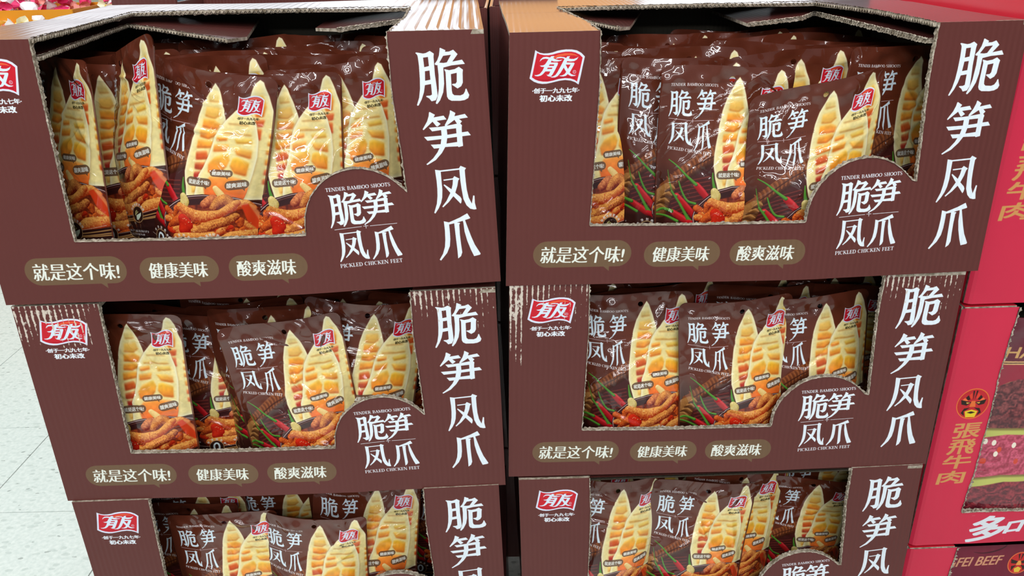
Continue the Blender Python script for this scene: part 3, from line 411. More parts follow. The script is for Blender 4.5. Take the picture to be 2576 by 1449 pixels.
# ================================================================ materials
def mat(name, color=(.5, .5, .5, 1), rough=.5, **k):
    m = bpy.data.materials.new(name); m.use_nodes = True; b = m.node_tree.nodes['Principled BSDF']
    b.inputs['Base Color'].default_value = color; b.inputs['Roughness'].default_value = rough
    for q, v in k.items(): b.inputs[q.replace('_', ' ')].default_value = v
    return m
def nd(m, t, **k):
    n = m.node_tree.nodes.new(t)
    for q, v in k.items():
        if q.startswith('i_'):
            key = q[2:].replace('_', ' '); n.inputs[int(key) if key.isdigit() else key].default_value = v
        else: setattr(n, q, v)
    return n
def lk(m, a, b): m.node_tree.links.new(a, b)
def bsdf(m): return m.node_tree.nodes['Principled BSDF']
def ma(m, op, a, b=None):
    n = nd(m, 'ShaderNodeMath', operation=op)
    for i, v in enumerate((a, b)):
        if v is None: continue
        if hasattr(v, 'links'): lk(m, v, n.inputs[i])
        else: n.inputs[i].default_value = v
    return n.outputs[0]
def bump(m, h, strength, dist, prev=None):
    b = nd(m, 'ShaderNodeBump', i_Strength=strength, i_Distance=dist); lk(m, h, b.inputs['Height'])
    if prev: lk(m, prev, b.inputs['Normal'])
    lk(m, b.outputs[0], bsdf(m).inputs['Normal']); return b.outputs[0]
PAPER = (.56, .50, .44, 1)
def flute_bump(m, axis_u, pitch, strength):
    """corrugations telegraphing through the liner"""
    s = ma(m, 'SINE', ma(m, 'MULTIPLY', axis_u, 2 * PI / pitch)); nz = nd(m, 'ShaderNodeTexNoise', i_Scale=5., i_Detail=3.)
    tc = nd(m, 'ShaderNodeTexCoord'); lk(m, tc.outputs['Object'], nz.inputs['Vector'])
    k = ma(m, 'POWER', ma(m, 'MAXIMUM', ma(m, 'SUBTRACT', ma(m, 'MULTIPLY', nz.outputs[0], 2.2), .55), 0), 1.5)
    return bump(m, ma(m, 'MULTIPLY', s, k), strength, .0012)
def print_mat(name, img, u_rep=1., wear=None, rough=.42, flute=.0118):
    m = mat(name, rough=rough); uv = nd(m, 'ShaderNodeUVMap'); im = nd(m, 'ShaderNodeTexImage', image=img, interpolation='Cubic', extension='EXTEND'); lk(m, uv.outputs[0], im.inputs['Vector'])
    sep = nd(m, 'ShaderNodeSeparateXYZ'); lk(m, uv.outputs[0], sep.inputs[0]); u, v = sep.outputs[0], sep.outputs[1]
    col = im.outputs['Color']
    nz = nd(m, 'ShaderNodeTexNoise', i_Scale=3., i_Detail=4.); lk(m, uv.outputs[0], nz.inputs['Vector'])
    hs = nd(m, 'ShaderNodeHueSaturation'); lk(m, ma(m, 'ADD', ma(m, 'MULTIPLY', nz.outputs[0], .16), .92), hs.inputs['Value']); lk(m, col, hs.inputs['Color']); col = hs.outputs[0]
    if wear:
        # scuffed streaks: u0,u1, depth from the top edge, amount
        masks = None
        mp = nd(m, 'ShaderNodeMapping'); mp.inputs['Scale'].default_value = (130, 48, 1); lk(m, uv.outputs[0], mp.inputs['Vector'])
        n1 = nd(m, 'ShaderNodeTexNoise', i_Scale=1., i_Detail=5., i_Roughness=.7); lk(m, mp.outputs[0], n1.inputs['Vector'])
        mp2 = nd(m, 'ShaderNodeMapping'); mp2.inputs['Scale'].default_value = (28, 9, 1); lk(m, uv.outputs[0], mp2.inputs['Vector'])
        n2 = nd(m, 'ShaderNodeTexNoise', i_Scale=1., i_Detail=2.); lk(m, mp2.outputs[0], n2.inputs['Vector'])
        comb = ma(m, 'ADD', ma(m, 'MULTIPLY', ma(m, 'SINE', ma(m, 'MULTIPLY', u, 2 * PI / (flute * 1.0))), .5), .5)
        for (u0, u1, v0, v1, amt) in wear:
            fu = ma(m, 'MULTIPLY', ma(m, 'GREATER_THAN', u, u0), ma(m, 'LESS_THAN', u, u1))
            t = ma(m, 'DIVIDE', ma(m, 'SUBTRACT', 1 - v0, v), v1 - v0)       # 0 at the upper limit, 1 at the lower
            fv = ma(m, 'MULTIPLY', ma(m, 'GREATER_THAN', t, 0.), ma(m, 'MAXIMUM', ma(m, 'SUBTRACT', 1., t), 0))
            s = ma(m, 'ADD', ma(m, 'ADD', ma(m, 'MULTIPLY', ma(m, 'POWER', comb, 3.), .30), ma(m, 'MULTIPLY', n1.outputs[0], 1.05)), ma(m, 'MULTIPLY', n2.outputs[0], .85))
            s = ma(m, 'ADD', s, ma(m, 'MULTIPLY', fv, .42))
            k = ma(m, 'MULTIPLY', fu, ma(m, 'MULTIPLY', ma(m, 'GREATER_THAN', fv, .001), ma(m, 'MINIMUM', ma(m, 'MAXIMUM', ma(m, 'MULTIPLY', ma(m, 'SUBTRACT', s, 1.56 - amt), 9.), 0), 1)))
            masks = k if masks is None else ma(m, 'MAXIMUM', masks, k)
        mx = nd(m, 'ShaderNodeMix', data_type='RGBA'); lk(m, masks, mx.inputs[0]); lk(m, col, mx.inputs[6]); mx.inputs[7].default_value = (.62, .54, .46, 1); col = mx.outputs[2]
    lk(m, col, bsdf(m).inputs['Base Color']); flute_bump(m, u, flute, .2)
    bsdf(m).inputs['Specular IOR Level'].default_value = .28
    return m
def board_mat(name, color, rough=.36, flute=.0072, strength=1.0, coat=.0):
    m = mat(name, color, rough, Coat_Weight=coat, Coat_Roughness=.22); tc = nd(m, 'ShaderNodeTexCoord'); sep = nd(m, 'ShaderNodeSeparateXYZ'); lk(m, tc.outputs['Object'], sep.inputs[0])
    flute_bump(m, sep.outputs[0], flute, strength); return m
M_BROWN = board_mat('brown_printed_board', srgb(98, 50, 46), .30, strength=.5, coat=.8)
M_RIDGE = board_mat('crushed_brown_board', srgb(98, 52, 46), .3, flute=.0105, strength=.6, coat=.5)
M_RED = board_mat('red_printed_board', srgb(226, 34, 58), .34, strength=.3, coat=.3)
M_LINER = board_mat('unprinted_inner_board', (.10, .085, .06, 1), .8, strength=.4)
def kraft():
    m = mat('torn_paper_fibre', (.36, .32, .25, 1), .9); tc = nd(m, 'ShaderNodeTexCoord'); n = nd(m, 'ShaderNodeTexNoise', i_Scale=160., i_Detail=3.); lk(m, tc.outputs['Object'], n.inputs['Vector'])
    r = nd(m, 'ShaderNodeValToRGB'); r.color_ramp.elements[0].position = .36; r.color_ramp.elements[0].color = (.20, .16, .11, 1); r.color_ramp.elements[1].position = .66; r.color_ramp.elements[1].color = (.50, .44, .36, 1)
    lk(m, n.outputs[0], r.inputs[0]); lk(m, r.outputs[0], bsdf(m).inputs['Base Color']); bump(m, n.outputs[0], .8, .001); return m
M_KRAFT = kraft()
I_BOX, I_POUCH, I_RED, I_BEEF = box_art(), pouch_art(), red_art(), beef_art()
def film(name, img, back=False, color=None):
    m = mat(name, color or (.1, .04, .03, 1), .32, Coat_Weight=1., Coat_Roughness=.03, Coat_IOR=1.55); uv = nd(m, 'ShaderNodeUVMap'); im = nd(m, 'ShaderNodeTexImage', image=img, interpolation='Cubic', extension='EXTEND'); lk(m, uv.outputs[0], im.inputs['Vector'])
    if not back: lk(m, im.outputs['Color'], bsdf(m).inputs['Base Color'])
    lk(m, im.outputs['Alpha'], bsdf(m).inputs['Alpha']); bsdf(m).inputs['Specular IOR Level'].default_value = .2
    ad = nd(m, 'ShaderNodeNewGeometry')     # world position: the creases run on from body to header and differ from pouch to pouch
    n = nd(m, 'ShaderNodeTexNoise', i_Scale=13., i_Detail=2., i_Distortion=1.4); lk(m, ad.outputs[0], n.inputs['Vector'])
    ridge = ma(m, 'POWER', ma(m, 'SUBTRACT', 1., ma(m, 'MULTIPLY', ma(m, 'ABSOLUTE', ma(m, 'SUBTRACT', n.outputs[0], .5)), 5.)), 5.)
    n2 = nd(m, 'ShaderNodeTexNoise', i_Scale=38., i_Detail=2.); lk(m, ad.outputs[0], n2.inputs['Vector'])
    n4 = nd(m, 'ShaderNodeTexNoise', i_Scale=9., i_Detail=1.); lk(m, ad.outputs[0], n4.inputs['Vector']); patch = ma(m, 'MINIMUM', ma(m, 'MAXIMUM', ma(m, 'MULTIPLY', ma(m, 'SUBTRACT', n4.outputs[0], .42), 6.), .12), 1.)
    h = ma(m, 'ADD', ma(m, 'MULTIPLY', ma(m, 'MULTIPLY', ma(m, 'MAXIMUM', ridge, 0), patch), .55), ma(m, 'MULTIPLY', n2.outputs[0], .45))
    b = nd(m, 'ShaderNodeBump', i_Strength=.8, i_Distance=.0032); lk(m, h, b.inputs['Height'])
    lk(m, b.outputs[0], bsdf(m).inputs['Coat Normal'])
    b2 = nd(m, 'ShaderNodeBump', i_Strength=.25, i_Distance=.002); lk(m, h, b2.inputs['Height']); lk(m, b2.outputs[0], bsdf(m).inputs['Normal'])
    return m
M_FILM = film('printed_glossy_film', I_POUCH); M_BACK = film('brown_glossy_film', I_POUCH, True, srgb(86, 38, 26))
M_BEEF = film('printed_beef_film', I_BEEF); M_BEEFB = film('red_glossy_film', I_BEEF, True, srgb(130, 20, 40))

# ================================================================ helpers
def tag(o, label=None, cat=None, group=None, kind=None):
    for k, v in (('label', label), ('category', cat), ('group', group), ('kind', kind)):
        if v: o[k] = v
    return o
def empty(name, loc=(0, 0, 0)):
    o = bpy.data.objects.new(name, None); COL.objects.link(o); o.location = loc; o.empty_display_size = .05; return o
def mesh(name, verts, faces, mats, midx=None, uvs=None, smooth=False, parent=None, loc=(0, 0, 0)):
    me = bpy.data.meshes.new(name); me.from_pydata([tuple(map(float, v)) for v in verts], [], faces)
    for m in mats: me.materials.append(m)
    if midx is not None: me.polygons.foreach_set('material_index', midx)
    if uvs is not None:
        L = me.uv_layers.new(name='uv'); li = np.empty(len(me.loops), int); me.loops.foreach_get('vertex_index', li); L.data.foreach_set('uv', np.asarray(uvs, float)[li].ravel())
    if smooth: me.polygons.foreach_set('use_smooth', [True] * len(me.polygons))
    me.update(); o = bpy.data.objects.new(name, me); COL.objects.link(o); o.location = loc
    if parent: o.parent = parent
    return o
def slab(name, poly, f, n, th, mats, cuts_u=(), cuts_v=(), parent=None, uvf=None, smooth=False, rim=1, back=2, relief=None):
    """sheet of board: polygon in (u,v), f(u,v)->world, n = outward unit vector, thickness th inwards; materials front, rim, back"""
    bm = bmesh.new(); bm.faces.new([bm.verts.new((x, y, 0)) for x, y in poly])
    for ax, cuts in ((0, cuts_u), (1, cuts_v)):
        for c in cuts:
            co = (c, 0, 0) if ax == 0 else (0, c, 0); no = (1, 0, 0) if ax == 0 else (0, 1, 0)
            bmesh.ops.bisect_plane(bm, geom=bm.verts[:] + bm.edges[:] + bm.faces[:], plane_co=co, plane_no=no, dist=1e-6)
    bmesh.ops.triangulate(bm, faces=[q for q in bm.faces if len(q.verts) > 4])
    bm.verts.index_update(); P = [(v.co.x, v.co.y) for v in bm.verts]; F = [[v.index for v in q.verts] for q in bm.faces]
    B = [(e.verts[0].index, e.verts[1].index, e.link_faces[0]) for e in bm.edges if len(e.link_faces) == 1]
    n = np.array(n, float); top = [np.array(f(*p)) for p in P]
    if relief: top = [t + n * relief(*p) for t, p in zip(top, P)]
    N = len(P); V = top + [t - n * th for t in top]; faces, mi = [], []
    # orient so the front faces n
    a, b, c = (V[i] for i in F[0][:3]); flip = np.dot(np.cross(b - a, c - a), n) < 0
    for q in F: faces.append(q[::-1] if flip else q); mi.append(0)
    for q in F: g = [i + N for i in q]; faces.append(g if flip else g[::-1]); mi.append(back)
    for i, j, q in B:
        vs = [v.index for v in q.verts]; k = vs.index(i); fwd = vs[(k + 1) % len(vs)] == j
        if flip: fwd = not fwd
        faces.append([j, i, i + N, j + N] if fwd else [i, j, j + N, i + N]); mi.append(rim)
    bm.free(); uvs = [uvf(*p) if uvf else p for p in P] * 2
    return mesh(name, V, faces, mats, mi, uvs, smooth, parent)
def jag(pts, step, amp, seed=0, smoothing=.5):
    r = random.Random(seed); out = []; k = 0.
    for i in range(len(pts) - 1):
        a, b = np.array(pts[i]), np.array(pts[i + 1]); L = np.hypot(*(b - a)); n = max(1, int(L / step)); d = (b - a) / (L + 1e-9); nn = np.array([-d[1], d[0]])
        for j in range(n):
            k = k * smoothing + r.uniform(-1, 1) * (1 - smoothing); out.append(tuple(a + (b - a) * j / n + nn * amp * (k if 0 < j else 0)))
    out.append(tuple(pts[-1])); return out
def torn(name, path, inward, th, parent, seed=0, lip=.0015, pitch=.0062):
    """frayed corrugated edge: two ragged liners with the flute zigzag between; path = front points, inward = unit vector through the board"""
    r = random.Random(seed); P = [np.array(p, float) for p in path]; inn = np.array(inward, float); V, F = [], []
    def tri_strip(rows):
        for a, b in zip(rows[:-1], rows[1:]):
            i = len(V); V.extend([a[0], a[1], b[1], b[0]]); F.append([i, i + 1, i + 2, i + 3])
    cum = np.concatenate([[0], np.cumsum([np.linalg.norm(b - a) for a, b in zip(P[:-1], P[1:])])])
    def at(s):
        i = min(len(P) - 2, max(0, int(np.searchsorted(cum, s)) - 1)); t = (s - cum[i]) / (cum[i + 1] - cum[i] + 1e-9); return P[i] * (1 - t) + P[i + 1] * t, (P[i + 1] - P[i]) / (np.linalg.norm(P[i + 1] - P[i]) + 1e-9)
    n = int(cum[-1] / .0021)
    for depth, k in ((-.0006, 1.), (th + .0002, .8)):
        rows = []
        for i in range(n + 1):
            p, t = at(cum[-1] * i / n); s = np.cross(t, inn); s /= np.linalg.norm(s) + 1e-9
            h = lip * k * (r.uniform(.15, 1.) if r.random() > .12 else r.uniform(1., 1.9)); o = r.uniform(-.0007, .0004)
            rows.append((p + inn * (depth + o) - s * .0003, p + inn * (depth + o + r.uniform(-.0006, .0006)) + s * h))
        tri_strip(rows)
        rows = [(a - inn * .0006, b + inn * .0005) for a, b in rows]; tri_strip([(a, b) for a, b in rows])
    m = int(cum[-1] / (pitch / 2)); rows = []
    for i in range(m + 1):
        p, t = at(cum[-1] * i / m); s = np.cross(t, inn); s /= np.linalg.norm(s) + 1e-9
        q = p + inn * (th * (.12 if i % 2 else .88)); rows.append((q - s * .002, q + s * r.uniform(.0002, .0016)))
    tri_strip(rows)
    me = mesh(name, V, F, [M_KRAFT], parent=parent); return me

# ================================================================ the setting
def floor():
    m = mat('terrazzo_tile', (.7, .78, .74, 1), .32); tc = nd(m, 'ShaderNodeTexCoord')
    v = nd(m, 'ShaderNodeTexVoronoi', i_Scale=34.); v.feature = 'F1'; n = nd(m, 'ShaderNodeTexNoise', i_Scale=30., i_Detail=2.); n3 = nd(m, 'ShaderNodeTexNoise', i_Scale=90., i_Detail=3.)
    mp = nd(m, 'ShaderNodeMapping'); mp.inputs['Scale'].default_value = (1, 1.9, 1); mp.inputs['Rotation'].default_value = (0, 0, .5); lk(m, tc.outputs['Object'], mp.inputs[0]); 
    va = nd(m, 'ShaderNodeVectorMath', operation='ADD'); lk(m, mp.outputs[0], va.inputs[0]); vs = nd(m, 'ShaderNodeVectorMath', operation='SCALE'); vs.inputs[3].default_value = .03; lk(m, n.outputs[1], vs.inputs[0]); lk(m, vs.outputs[0], va.inputs[1])
    for q in (n, n3): lk(m, tc.outputs['Object'], q.inputs['Vector'])
    lk(m, va.outputs[0], v.inputs['Vector'])
    chip = ma(m, 'MULTIPLY', ma(m, 'LESS_THAN', v.outputs['Distance'], .22), ma(m, 'GREATER_THAN', nd(m, 'ShaderNodeSeparateColor').outputs[0], 2))
    sc = nd(m, 'ShaderNodeSeparateColor'); lk(m, v.outputs['Color'], sc.inputs[0])
    chip = ma(m, 'MULTIPLY', ma(m, 'LESS_THAN', v.outputs['Distance'], .24), ma(m, 'GREATER_THAN', sc.outputs[0], .80))
    chip2 = ma(m, 'MULTIPLY', ma(m, 'LESS_THAN', v.outputs['Distance'], .34), ma(m, 'GREATER_THAN', sc.outputs[1], .62))
    base = nd(m, 'ShaderNodeValToRGB'); base.color_ramp.elements[0].color = (.68, .76, .72, 1); base.color_ramp.elements[1].color = (.84, .90, .86, 1); lk(m, n3.outputs[0], base.inputs[0]); base.color_ramp.elements[0].position = .3; base.color_ramp.elements[1].position = .7
    a1 = nd(m, 'ShaderNodeMix', data_type='RGBA'); lk(m, ma(m, 'MULTIPLY', chip2, .45), a1.inputs[0]); lk(m, base.outputs[0], a1.inputs[6]); a1.inputs[7].default_value = (.50, .58, .54, 1)
    a2 = nd(m, 'ShaderNodeMix', data_type='RGBA'); lk(m, ma(m, 'MULTIPLY', chip, .55), a2.inputs[0]); lk(m, a1.outputs[2], a2.inputs[6]); a2.inputs[7].default_value = (.22, .26, .24, 1)
    lk(m, a2.outputs[2], bsdf(m).inputs['Base Color'])
    g = mat('tile_joint', (.16, .17, .15, 1), .8)
    f = mesh('floor', [(-6, -4, -1.3625), (5, -4, -1.3625), (5, 14, -1.3625), (-6, 14, -1.3625)], [[0, 1, 2, 3]], [g]); tag(f, kind='structure')
    T = .4325; proto = None; V2, F2 = [], []; h = T / 2 - .0011; b = .0006
    for i in range(-10, 15):
        for j in range(-13, 28):
            x, y = -1.515 + i * T, 1.828 + j * T; cx, cy = x + T / 2, y + T / 2
            if -3.9 < cx < .9 and -.9 < cy < 6.2 and not (cx > -.5 and cy > 1.6):
                if proto is None:
                    V = [(-h, -h, -.002), (h, -h, -.002), (h, h, -.002), (-h, h, -.002)] + [(sx * (h - b), sy * (h - b), 0) for sx, sy in ((-1, -1), (1, -1), (1, 1), (-1, 1))]
                    o = mesh('floor_tile', V, [[4, 5, 6, 7], [0, 1, 5, 4], [1, 2, 6, 5], [2, 3, 7, 6], [3, 0, 4, 7]], [m]); proto = o
                else: o = proto.copy(); COL.objects.link(o)
                o.parent = f; o.location = (cx, cy, -1.36)
            else:
                k = len(V2); V2 += [(cx - h, cy - h, -1.36), (cx + h, cy - h, -1.36), (cx + h, cy + h, -1.36), (cx - h, cy + h, -1.36)]; F2.append([k, k + 1, k + 2, k + 3])
    tag(mesh('distant_tiles', V2, F2, [m], parent=f), kind='stuff')
floor()
def box_mesh(name, x0, y0, z0, x1, y1, z1, m, parent=None, bevel=.003, loc=(0, 0, 0)):
    bm = bmesh.new(); bmesh.ops.create_cube(bm, size=1); 
    for v in bm.verts: v.co = Vector(((x0 + x1) / 2 + v.co.x * (x1 - x0), (y0 + y1) / 2 + v.co.y * (y1 - y0), (z0 + z1) / 2 + v.co.z * (z1 - z0)))
    if bevel: bmesh.ops.bevel(bm, geom=bm.edges[:], offset=bevel, segments=2, affect='EDGES')
    me = bpy.data.meshes.new(name); bm.to_mesh(me); bm.free(); me.materials.append(m); o = bpy.data.objects.new(name, me); COL.objects.link(o); o.location = loc
    if parent: o.parent = parent
    return o
wall = mat('pale_wall_paint', (.55, .60, .66, 1), .7)
tag(mesh('wall_back', [(-6, 13.9, -1.36), (5, 13.9, -1.36), (5, 13.9, 2.9), (-6, 13.9, 2.9)], [[0, 1, 2, 3]], [wall]), kind='structure')
cl = mat('ceiling_paint', (.35, .36, .38, 1), .8)
tag(mesh('ceiling', [(-6, -4, 2.9), (5, -4, 2.9), (5, 14, 2.9), (-6, 14, 2.9)], [[3, 2, 1, 0]], [cl]), kind='structure')
em = lambda n, c, s: mat(n, (0, 0, 0, 1), .5, Emission_Color=c, Emission_Strength=s)

# ================================================================ display boxes
UL, UR, VB = .172, .824, .745
def build_box(key, label, wearspec, seed, full_top):
    c, uf, B, U, O = BOX[key]; c = [np.array(q) for q in c]; U = np.array(U); V = np.array([-U[1], U[0], 0.]); n = -V; D = .479; th = .0048
    def P(u, v):
        e = (c[0] * (1 - u) + c[1] * u) * (1 - v) + (c[2] * (1 - u) + c[3] * u) * v; t = u / uf if u < uf else (1 - u) / (1 - uf)
        return e + n * B * t * (.45 + .55 * v)
    left = key[0] == 'L'; s = .009 if left else -.004
    root = empty('display_box', tuple((c[2] + c[3]) / 2 + V * D / 2)); inv = -np.array(root.location)
    tag(root, label, 'box', 'brown corrugated display boxes of pickled chicken feet')
    sh = lambda f: (lambda *a: f(*a) + inv)
    ar = [(.613, .752), (.614, .725), (.615, .70), (.618, .668), (.625, .628), (.634, .594), (.649, .560), (.666, .532), (.684, .513), (.702, .502), (.722, .496), (.741, .497), (.761, .507), (.779, .523), (.795, .544), (.809, .569), (.821, .594)]
    ar = [(u + s * (1 - (u - .6) / .25 * .5), v) for u, v in ar]
    cut = [(UL + (.005 if left else 0), 0), (UL + .003, .2), (UL, .45), (UL - .004, VB), ] ; tip = (UR + .004, .598)
    left_edge = jag(cut, .006, .0008, seed); bot = jag([cut[-1], (.40, VB + .006), ar[0]], .006, .0009, seed + 1); arc = jag(ar + [tip], .006, .0009, seed + 2); right = jag([tip, (UR + .001, .45), (UR - .005, .2), (UR - .003, 0)], .006, .0008, seed + 3)
    notch = left_edge[:-1] + bot[:-1] + arc[:-1] + right
    poly = [(0, 0)] + notch + [(1, 0), (1, 1), (0, 1)]
    cu = [.04, .08, .12, .2, .25, .3, .35, .4, .45, .5, .55, uf - .004, uf, uf + .004, .65, .7, .75, .8, .86, .92, .96]; cv = [.1, .2, .3, .4, .5, .6, .7, .8, .9, .96]
    r = random.Random(seed); a1, a2, ph = r.uniform(.6, 1), r.uniform(.6, 1), r.uniform(0, 6)
    relief = lambda u, v: .0011 * a1 * math.sin(u * 11 + ph) * math.sin(v * 5 + ph) + (.0012 * a2 * max(0, 1 - abs(u - uf - .03) / .03) * v)
    m = print_mat('display_box_print_' + key, I_BOX, wear=wearspec)
    fp = slab('front_panel', poly, sh(P), n, th, [m, M_KRAFT, M_LINER], cu, cv, root, uvf=lambda u, v: (u, 1 - v), relief=relief)
    e = [P(*p) + n * relief(*p) + inv for p in notch]; torn('torn_edge', e, V, th, fp, seed)
    z = np.array([0, 0, 1.]); bk = lambda q: q + V * D
    A = lambda a_, b_, c_, d_: (lambda u, v: (a_ * (1 - u) + b_ * u) * (1 - v) + (c_ * (1 - u) + d_ * u) * v + inv)
    zt, zb = min(c[0][2], c[1][2]) , max(c[2][2], c[3][2])
    lvl = lambda q, zz: np.array([q[0], q[1], zz]); e5 = z * .0055; sq = [(0, 0), (1, 0), (1, 1), (0, 1)]; g = [i / 8 for i in range(1, 8)]
    SM = [M_BROWN, M_KRAFT, M_LINER]
    # sides are double walled: an outer panel and a folded inner one
    for nm, p0, p1, sg in (('side_panel', c[0], c[2], 1), ('side_panel', c[1], c[3], -1)):
        p0_, p1_ = p0 + V * .0012 - e5 * .8, p1 + V * .0012 + e5 * .6
        slab(nm, sq, A(p0_, bk(p0) - e5 * .8, p1_, bk(p1) + e5 * .6), -U * sg, th, SM, g, g, root, relief=lambda u, v, sg=sg: -.0012 - .0010 * math.sin(3.1 * u) * math.sin(3.1 * v) if 0 < u < 1 else -.001)
        q0, q1 = p0 + U * sg * .0075 + V * .006, p1 + U * sg * .0075 + V * .006
        slab('inner_side_panel', sq, A(q0 - e5 * 1.5, bk(q0) - V * .012 - e5 * 1.5, q1 + e5 * 1.2, bk(q1) - V * .012 + e5 * 1.2), -U * sg, .004, [M_LINER, M_KRAFT, M_LINER], (), (), root)
    b0, b1, b2, b3 = (bk(q) for q in c); slab('back_panel', sq, A(b1 - e5 - U * .006, b0 - e5 + U * .006, b3 + e5 - U * .006, b2 + e5 + U * .006), V, th, SM, (), (), root)
    slab('bottom_panel', sq, A(lvl(c[2], zb + .006) + V * .006 + U * .013, lvl(c[3], zb + .006) + V * .006 - U * .013, lvl(b2, zb + .006) - V * .006 + U * .013, lvl(b3, zb + .006) - V * .006 - U * .013), z, .005, [M_LINER, M_KRAFT, M_BROWN], (), (), root)
    # top with its torn-out opening
    T = A(c[0], c[1], b0, b1); ul, ur = (.178, .824) if left else (.172, .815)
    b_l, b_r = (.150, .828) if left else (.140, .790); bd = .70 if left else .67
    o_l = jag([(ul, 0), (ul - .004, .22), (b_l, bd)], .011, .0016, seed + 5); o_b = jag([(b_l, bd), ((b_l + b_r) / 2, bd - .005), (b_r, bd - .01)], .011, .0030, seed + 6); o_r = jag([(b_r, bd - .01), (ur + .010, .34), (ur + .004, .12), (ur, 0)], .011, .0018, seed + 7)
    op = o_l[:-1] + o_b[:-1] + o_r
    if full_top:
        tp = [(0, 0)] + op + [(1, 0), (1, 1), (0, 1)]
        gu = [i / 48 for i in range(1, 48)]; gv = [i / 16 for i in range(1, 16)]
        def rel(u, v):
            k = (.55 if u > .8 else .30 if v > bd else .09) if left else (.08)
            w_ = u * .6 / .0126 + (v * 1.5 if u < .8 else 0)
            crease = -.0016 * max(0, 1 - abs(v - .56 - .05 * u) / .03) * (1 if u > .8 or u < .17 else 0)
            return k * .0011 * math.sin(2 * PI * w_) * (1 if .01 < v < .985 else .0) + crease + .0012 * math.sin(u * 9 + 1) * math.sin(v * 7)
        tpn = slab('top_panel', tp, T, z, th, [M_RIDGE if left else M_BROWN, M_KRAFT, M_LINER], [i / 190 for i in range(1, 190)] if left else gu, gv, root, smooth=False, relief=rel)
        torn('torn_top_edge', [T(*p) for p in op], -z, th, tpn, seed + 9, lip=.0018)
        # second layer: side flaps folded in under the top
        fl = (lambda p, dz: T(*p) - z * dz)
        for sg in (1, -1):
            if sg == 1: pl = jag([(.018, .012), (ul + .002, .012), (b_l - .005, .66)], .012, .0016, seed + 20) + (jag([(.22, .60), (.43, .43)], .012, .002, seed) if left else jag([(.2, .62), (.27, .46)], .012, .002, seed)) + [(.46 if left else .30, .50), (.40, .99), (.02, .99)]
            else: pl = jag([(.982, .012), (ur - .002, .012), (b_r + .012, .69)], .012, .0016, seed + 21) + (jag([(.74, .60), (.66, .56)], .012, .002, seed) if left else jag([(.74, .60), (.60, .57)], .012, .002, seed)) + [(.60, .63), (.60, .99), (.98, .99)]
            dzf = lambda u, v, sg=sg: .019 + .012 * max(0, (u - .17) if sg == 1 else (.82 - u)) / .3 - .006 * v
            ob = slab('inner_flap', pl, lambda u, v, dzf=dzf: T(u, v) - z * dzf(u, v), z, .0045, [M_BROWN, M_KRAFT, M_LINER], [i / 10 for i in range(1, 10)], [.25, .5, .75], root)
            mx = pl[2:-3]; torn('torn_flap_edge', [T(*p) - z * dzf(*p) for p in mx], -z, .0045, ob, seed + 30 + sg, lip=.0018)
    else:
        slab('top_panel', [(0, 0)] + op + [(1, 0), (1, 1), (0, 1)], T, z, th, [M_BROWN, M_KRAFT, M_LINER], (), (), root, relief=lambda u, v: -.0012)
    return dict(P=P, c=c, U=U, V=V, D=D, root=root, ztop=(c[0][2] + c[1][2]) / 2, zfloor=zb + .0065, O=np.array(O), T=T, inv=inv)
BX = {}
BX['L0'] = build_box('L0', 'brown corrugated display box at the top of the left stack', None, 10, True)
BX['L1'] = build_box('L1', 'brown display box, middle of the left stack, white scuffs over its logo', [(.0, .155, .02, .28, .12), (.82, 1., .0, .24, .06), (0, .17, -.01, .03, .2)], 40, False)
BX['L2'] = build_box('L2', 'brown display box third from the top of the left stack, cut off below', None, 70, False)
BX['R0'] = build_box('R0', 'brown corrugated display box at the top of the right stack beside red cartons', None, 100, True)
BX['R1'] = build_box('R1', 'brown display box, middle of the right stack, with scratched upper corners', [(.0, .17, .0, .30, .02), (0, .03, .0, .42, .22), (.82, 1., .0, .26, .06)], 130, False)
BX['R2'] = build_box('R2', 'brown display box third from the top of the right stack, cut off below', None, 160, False)

